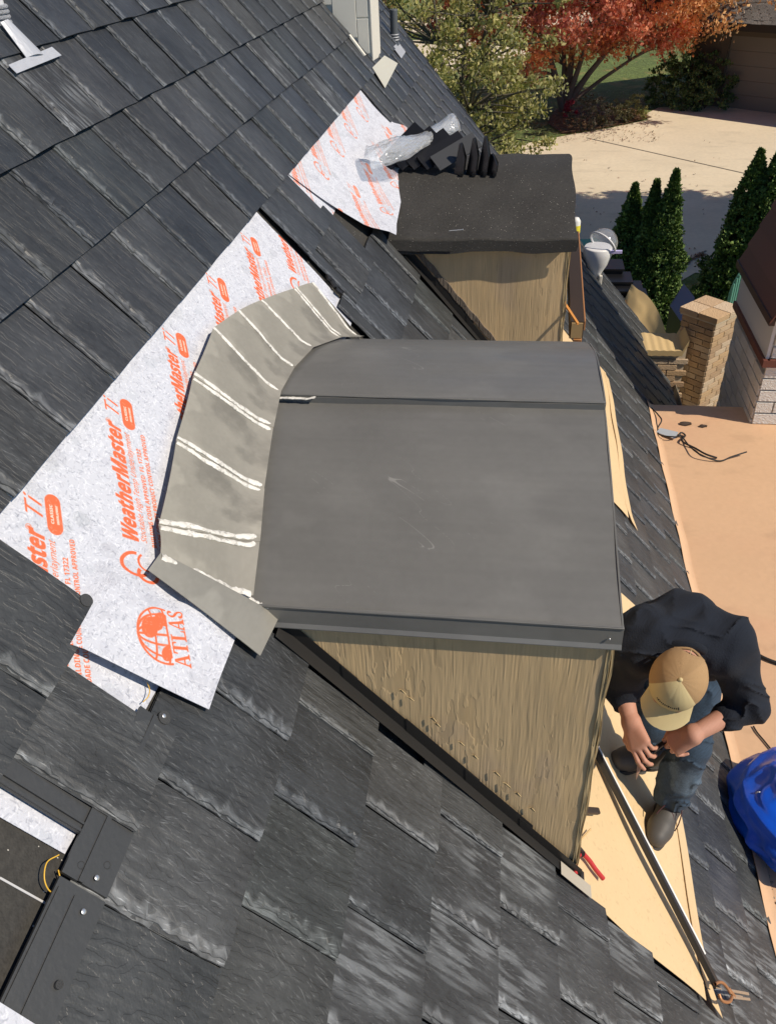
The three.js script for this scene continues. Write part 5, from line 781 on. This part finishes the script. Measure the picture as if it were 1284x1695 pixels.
  { const a = CP(Math.PI - .6, 1.5), b = CP(Math.PI, 1.5).addScaledVector(hf, -.003), c = CP(Math.PI + .6, 1.5); wmesh('strap', tube([a, b, c], .005, 16, 6), brownMesh, capG); }
  const bt = CP(0, 0); wmesh('button', new THREE.SphereGeometry(.008, 12, 8).translate(bt.x, bt.y, bt.z), beige, capG);
  for (let i = 0; i < 6; i++) { const th = i * Math.PI / 3 + (i % 1), pts = []; for (let j = 0; j <= 8; j++) pts.push(CP(th, lerp(.05, 1.5, j / 8)).addScaledVector(CP(th, lerp(.05, 1.5, j / 8)).sub(cc).normalize(), .001)); wmesh('seam', tube(pts, .0013, 16, 5), Math.abs(Math.cos(th)) > .9 && i === 0 ? beige : beige, capG); }
  wmesh('brim', slab((u, v) => { const th = lerp(-1.0, 1.0, u), b = CP(th, 1.58), out = .075 * Math.pow(Math.cos(th * .92), .55); return b.addScaledVector(hf, out * v).addScaledVector(hs, .12 * Math.sin(th) * v * .09).addScaledVector(hu, -.012 * v - .018 * v * (Math.sin(th) ** 2) + .002); }, 26, 10, .004, () => hu.clone().negate()), beige, capG);
  const ink = std(C(.03, .025, .02), .8); { const marks = []; for (let i = 0; i < 13; i++) { const th = lerp(.42, -.5, i / 12), ph = 1.08, c = CP(th, ph), o = c.clone().sub(cc).normalize(); c.addScaledVector(o, .0015); const d = CP(th + .03, ph).sub(CP(th - .03, ph)).normalize(); const upd = new THREE.Vector3().crossVectors(d, o).normalize(); const hgt = i === 0 ? .02 : .006 + .002 * (i % 3); const p0 = c.clone().addScaledVector(upd, hgt / 2), p1 = c.clone().addScaledVector(upd, -hgt / 2); marks.push(bar(p0, p1, .0036 + .001 * (i % 2), .004, o)); } wmesh('embroidery', join(marks), ink, capG); }
  console.log('arm lengths', shA.distanceTo(elA).toFixed(2), elA.distanceTo(wrA).toFixed(2), shB.distanceTo(elB).toFixed(2), elB.distanceTo(wrB).toFixed(2), 'legs', hipA.distanceTo(knA).toFixed(2), knA.distanceTo(anA).toFixed(2), hipB.distanceTo(knB).toFixed(2), knB.distanceTo(anB).toFixed(2), 'torso', hip.distanceTo(neck).toFixed(2));
  // --- the tool held between the fingers
  const mA = hA.thumb.clone().lerp(hA.tips[0], .5), mB = hB.thumb.clone().lerp(hB.tips[0], .5), dv = mB.clone().sub(mA).normalize();
  const tool = thing('marking_tool', 'small dark tool with a thin blade held between the hands', 'hand tool', mA.clone().lerp(mB, .5)); const steel = std(C(.35, .3, .27), .35, { metalness: .7 });
  wmesh('handle', bar(mA.clone().addScaledVector(dv, -.03), mB.clone().addScaledVector(dv, .02), .017, .013, V3(0, 1, 0), .004), std(C(.015, .014, .013), .4), tool);
  const e0 = mB.clone().addScaledVector(dv, .0); wmesh('blade', prism(e0, V3(-.1, -.95, .3).normalize(), V3(.9, -.05, .1).normalize(), [[0, -.012], [.085, 0], [0, .012]], .0015), std(C(.42, .25, .17), .5), tool);
}

// ---------------------------------------------------------------- tools on the pan
{ const a = onRoof(984, 1232, .035), b = onRoof(1190, 1633, .085), t = thing('metal_strip', 'long metal edging strip with white flange lying across the tan pan', 'metal strip', a.clone().lerp(b, .5)); const n = RN.clone(), z = b.clone().sub(a).normalize(), s = new THREE.Vector3().crossVectors(z, n).normalize(); if (s.x < 0) s.negate();
  wmesh('web', bar(a, b, .026, .006, n), std(C(.035, .035, .036), .4, { metalness: .3 }), t); const o = s.clone().multiplyScalar(.016); wmesh('flange', bar(a.clone().add(o).addScaledVector(n, .002), b.clone().add(o).addScaledVector(n, .002).addScaledVector(z, -.12), .013, .004, n), std(C(.82, .82, .8), .35), t); wmesh('lip', bar(a.clone().addScaledVector(s, -.014).addScaledVector(n, -.01), b.clone().addScaledVector(s, -.014).addScaledVector(n, -.01), .003, .022, n), std(C(.04, .04, .04), .4, { metalness: .3 }), t); }
{ const q = (x, y, h = .085) => onRoof(980 + x / 3.293, 1180 + y / 3.293, h), t = thing('locking_clamp', 'copper coloured locking clamp gripping the end of the metal strip', 'clamp', q(720, 1520)); const cop = std(C(.45, .22, .1), .45, { metalness: .5 }), ch = std(C(.62, .58, .5), .3, { metalness: .85 });
  wmesh('upper_jaw', tube([q(668, 1478), q(690, 1468), q(712, 1474), q(735, 1500), q(752, 1528)], .0065, 24, 8), cop, t); wmesh('lower_jaw', tube([q(688, 1532), q(700, 1562), q(722, 1576), q(748, 1572), q(760, 1548)], .0065, 24, 8), cop, t);
  wmesh('jaw_body', bar(q(742, 1505), q(775, 1550), .018, .01, RN, .003), cop, t); wmesh('pad', join([cyl(q(676, 1498), q(700, 1505), .003, .003, 8)]), ch, t);
  wmesh('handle', bar(q(755, 1515), q(848, 1532), .012, .009, RN, .003), ch, t); wmesh('handle', bar(q(760, 1550), q(855, 1562), .011, .009, RN, .003), ch, t); wmesh('release_lever', bar(q(770, 1540), q(815, 1548), .006, .006, RN), ch, t); }
{ const q = (x, y, h = .022) => onRoof(400 + x * .6885, 1000 + y * .6885, h), t = thing('tin_snips', 'tin snips with red handles beside the foot of the plywood dormer', 'snips', q(830, 620)); const rd = std(C(.5, .03, .03), .45), st = std(C(.05, .045, .045), .4, { metalness: .6 });
  wmesh('jaw', bar(q(803, 576), q(824, 602), .017, .008, RN, .002), st, t); wmesh('jaw', bar(q(800, 585), q(818, 606), .012, .01, RN, .002), st, t); wmesh('pivot', cyl(q(819, 601, .018), q(819, 601, .034), .009, .009, 12), st, t);
  wmesh('handle', tube([q(820, 600), q(836, 618), q(850, 638), q(868, 660)], .0095, 20, 8), rd, t); wmesh('handle', tube([q(815, 600), q(802, 612), q(799, 630), q(802, 650)], .0085, 20, 8), rd, t); }
{ const q = (x, y, h = .03) => onRoof(400 + x * .6885, 1000 + y * .6885, h), t = thing('hammer', 'dark handled hammer lying on the tan pan behind the dormer corner', 'hammer', q(835, 497)); const a = q(770, 492), b = q(856, 498); wmesh('handle', bar(a, b, .028, .022, RN, .007), std(C(.04, .028, .022), .5), t); wmesh('head', join([bar(q(762, 478), q(766, 510), .024, .024, RN, .004)]), std(C(.2, .2, .2), .35, { metalness: .8 }), t);
  solo('wood_splinter', bar(q(806, 577, .012), q(838, 541, .02), .006, .004, RN), std(C(.6, .42, .2), .9), 'thin pale splinter of wood beside the red tin snips', 'splinter'); }
// torn flakes of wood along the foot of the plywood
{ const spl = [[378, 205], [398, 222], [452, 272], [462, 285], [520, 330], [552, 362], [604, 402], [628, 428], [655, 452], [690, 488]]; spl.forEach(([x, y]) => { const p = onZ(400 + x * .6885, 1000 + y * .6885, -.967 * D + .006); const g = prism(p, V3(.75, -.62, .2).normalize(), V3(.6, .75, .25).normalize(), [[0, 0], [rr(.012, .035), .002], [rr(.02, .03), .007], [.006, rr(.006, .012)]], .0025); wmesh('wood_flake', g, trimWood, nearD); }); }
// ---------------------------------------------------------------- blue tarp bag, leads and scraps on the flat roof
{ const c = onY(1338, 1345, FY + .2); c.y = FY; const t = thing('tarp_bag', 'bright blue plastic tarp bag standing open on the tan flat roof', 'bag', c); const blue = phys(C(.008, .1, .68), .25, { clearcoat: .3, clearcoatRoughness: .3 });
  const shell = (k, top, dark) => slab((u, v) => { const a = u * Math.PI * 2, y = v; const n1 = vn(u * 10, v * 4, 10, 99, 3) - .5, cr = 1 - Math.abs(2 * vn(u * 8 + v * 3, v * 5, 8, 99, 5) - 1), cr2 = 1 - Math.abs(2 * vn(u * 16 - v * 3 + 16, v * 7, 16, 99, 7) - 1); let r = (.26 + .07 * Math.sin(Math.PI * Math.min(1, y * 1.15)) - .09 * smooth(.75, 1, y)) * (1 + .22 * n1 + .12 * cr * cr + .08 * cr2 * cr2); r *= k; return V3(Math.cos(a) * r * 1.1, .004 + (.44 + .05 * Math.sin(a * 2 + 1) + .04 * n1) * y, Math.sin(a) * r); }, 96, 34, .004, (u, v) => V3(Math.cos(u * 6.283), 0, Math.sin(u * 6.283)));
  mesh('bag_side', shell(1), blue, t); mesh('bag_bottom', new THREE.CylinderGeometry(.26, .26, .006, 30).translate(0, .004, 0), blue, t); mesh('bag_contents', new THREE.SphereGeometry(.2, 20, 10).scale(1, .4, 1).translate(0, .26, 0), std(C(.02, .02, .025), .8), t);
  mesh('bag_fold', slab((u, v) => V3(-.12 + .3 * u + .03 * Math.sin(v * 7), .44 - .05 * Math.cos(u * 5) + .02 * Math.sin(v * 9 + u * 6), -.16 + .26 * v), 20, 14, .003, () => V3(0, -1, 0)), blue, t); mesh('grommet', new THREE.TorusGeometry(.012, .004, 8, 16).translate(-.3, .36, .02), nailMat, t); }
const blackRub = std(C(.012, .012, .012), .6);
solo('hose', tube([[1252, 1083], [1268, 1091], [1284, 1097], [1330, 1112]].map(p => onY(...p, FY + .016)), .012, 24, 8), blackRub, 'black hose lying on the flat roof behind the person', 'hose');
solo('cord', tube([[1246, 1202], [1252, 1212], [1262, 1224], [1275, 1240]].map(p => onY(...p, FY + .01)), .005, 20, 6), blackRub, 'thin black cord running to the blue tarp bag', 'cord');
solo('cable', tube([[1074, 672], [1088, 686], [1094, 697], [1088, 708], [1092, 720], [1115, 723], [1126, 722], [1140, 738], [1158, 752], [1190, 763], [1210, 756], [1235, 748]].map(([x, y], i) => onY(x, y, FY + .012 + .02 * (i % 3))), .007, 120, 6), blackRub, 'bent black cable lying on the tan flat roof', 'cable');
solo('cable', tube([[1122, 721], [1127, 716], [1133, 720], [1128, 730], [1150, 742], [1168, 752], [1186, 758]].map(([x, y], i) => onY(x, y, FY + .014 + .015 * (i % 2))), .009, 60, 6), blackRub, 'shorter thick black cable end looped beside the metal plate', 'cable');
{ const q = [[1085, 716], [1092, 709], [1122, 716], [1116, 727]].map(p => onY(...p, FY + .02)); solo('metal_plate', quadSlab(q[0], q[1], q[2], q[3], .006, V3(0, -1, 0)), std(C(.55, .58, .6), .4, { metalness: .3 }), 'small pale metal plate under the black cable', 'plate'); }
[[1134, 702, .055, 'dark flat scrap on the flat roof'], [1163, 706, .035, 'small curled brown scrap by the dark scrap']].forEach(([x, y, r, l]) => { const p = onY(x, y, FY + .006); const g = slab((u, v) => V3(r * (u - .5) * 2, .012 * Math.sin(u * 5) * Math.sin(v * 4) + .006, r * .6 * (v - .5) * 2 * (.5 + Math.sin(u * 3.1) * .5)), 8, 5, .005, () => V3(0, -1, 0)).translate(p.x, p.y, p.z); solo('debris_scrap', g, std(C(.06, .04, .03), .9), l, 'debris'); });
{ // grit washed along the edge of the flat roof
  const g = new THREE.DodecahedronGeometry(1, 0), N = 900, m = new THREE.InstancedMesh(g, std(C(1, 1, 1), .95), N), mt = new THREE.Matrix4(), q = new THREE.Quaternion(), col = new THREE.Color();
  for (let i = 0; i < N; i++) { const k = Math.pow(rnd(), 1.5), p = onY(lerp(1250, 1284, k) + rr(-3, 10) * rnd() * 2, lerp(1425, 1590, k) + rr(-12, 12), FY + .004), s = rr(.0015, .006); mt.compose(V3(Math.max(p.x, .852 * D), FY + s * .5, p.z), q.setFromEuler(new THREE.Euler(rnd() * 6, rnd() * 6, 0)), V3(s * 1.3, s, s)); m.setMatrixAt(i, mt); const t = rr(.06, .3); m.setColorAt(i, col.setRGB(t * 1.1, t * .9, t * .65)); }
  m.name = 'grit'; m.castShadow = m.receiveShadow = true; m.userData = { kind: 'stuff', label: 'dark grit washed along the edge of the tan flat roof', category: 'grit' }; scene.add(m); }

renderer.render(scene, camera);
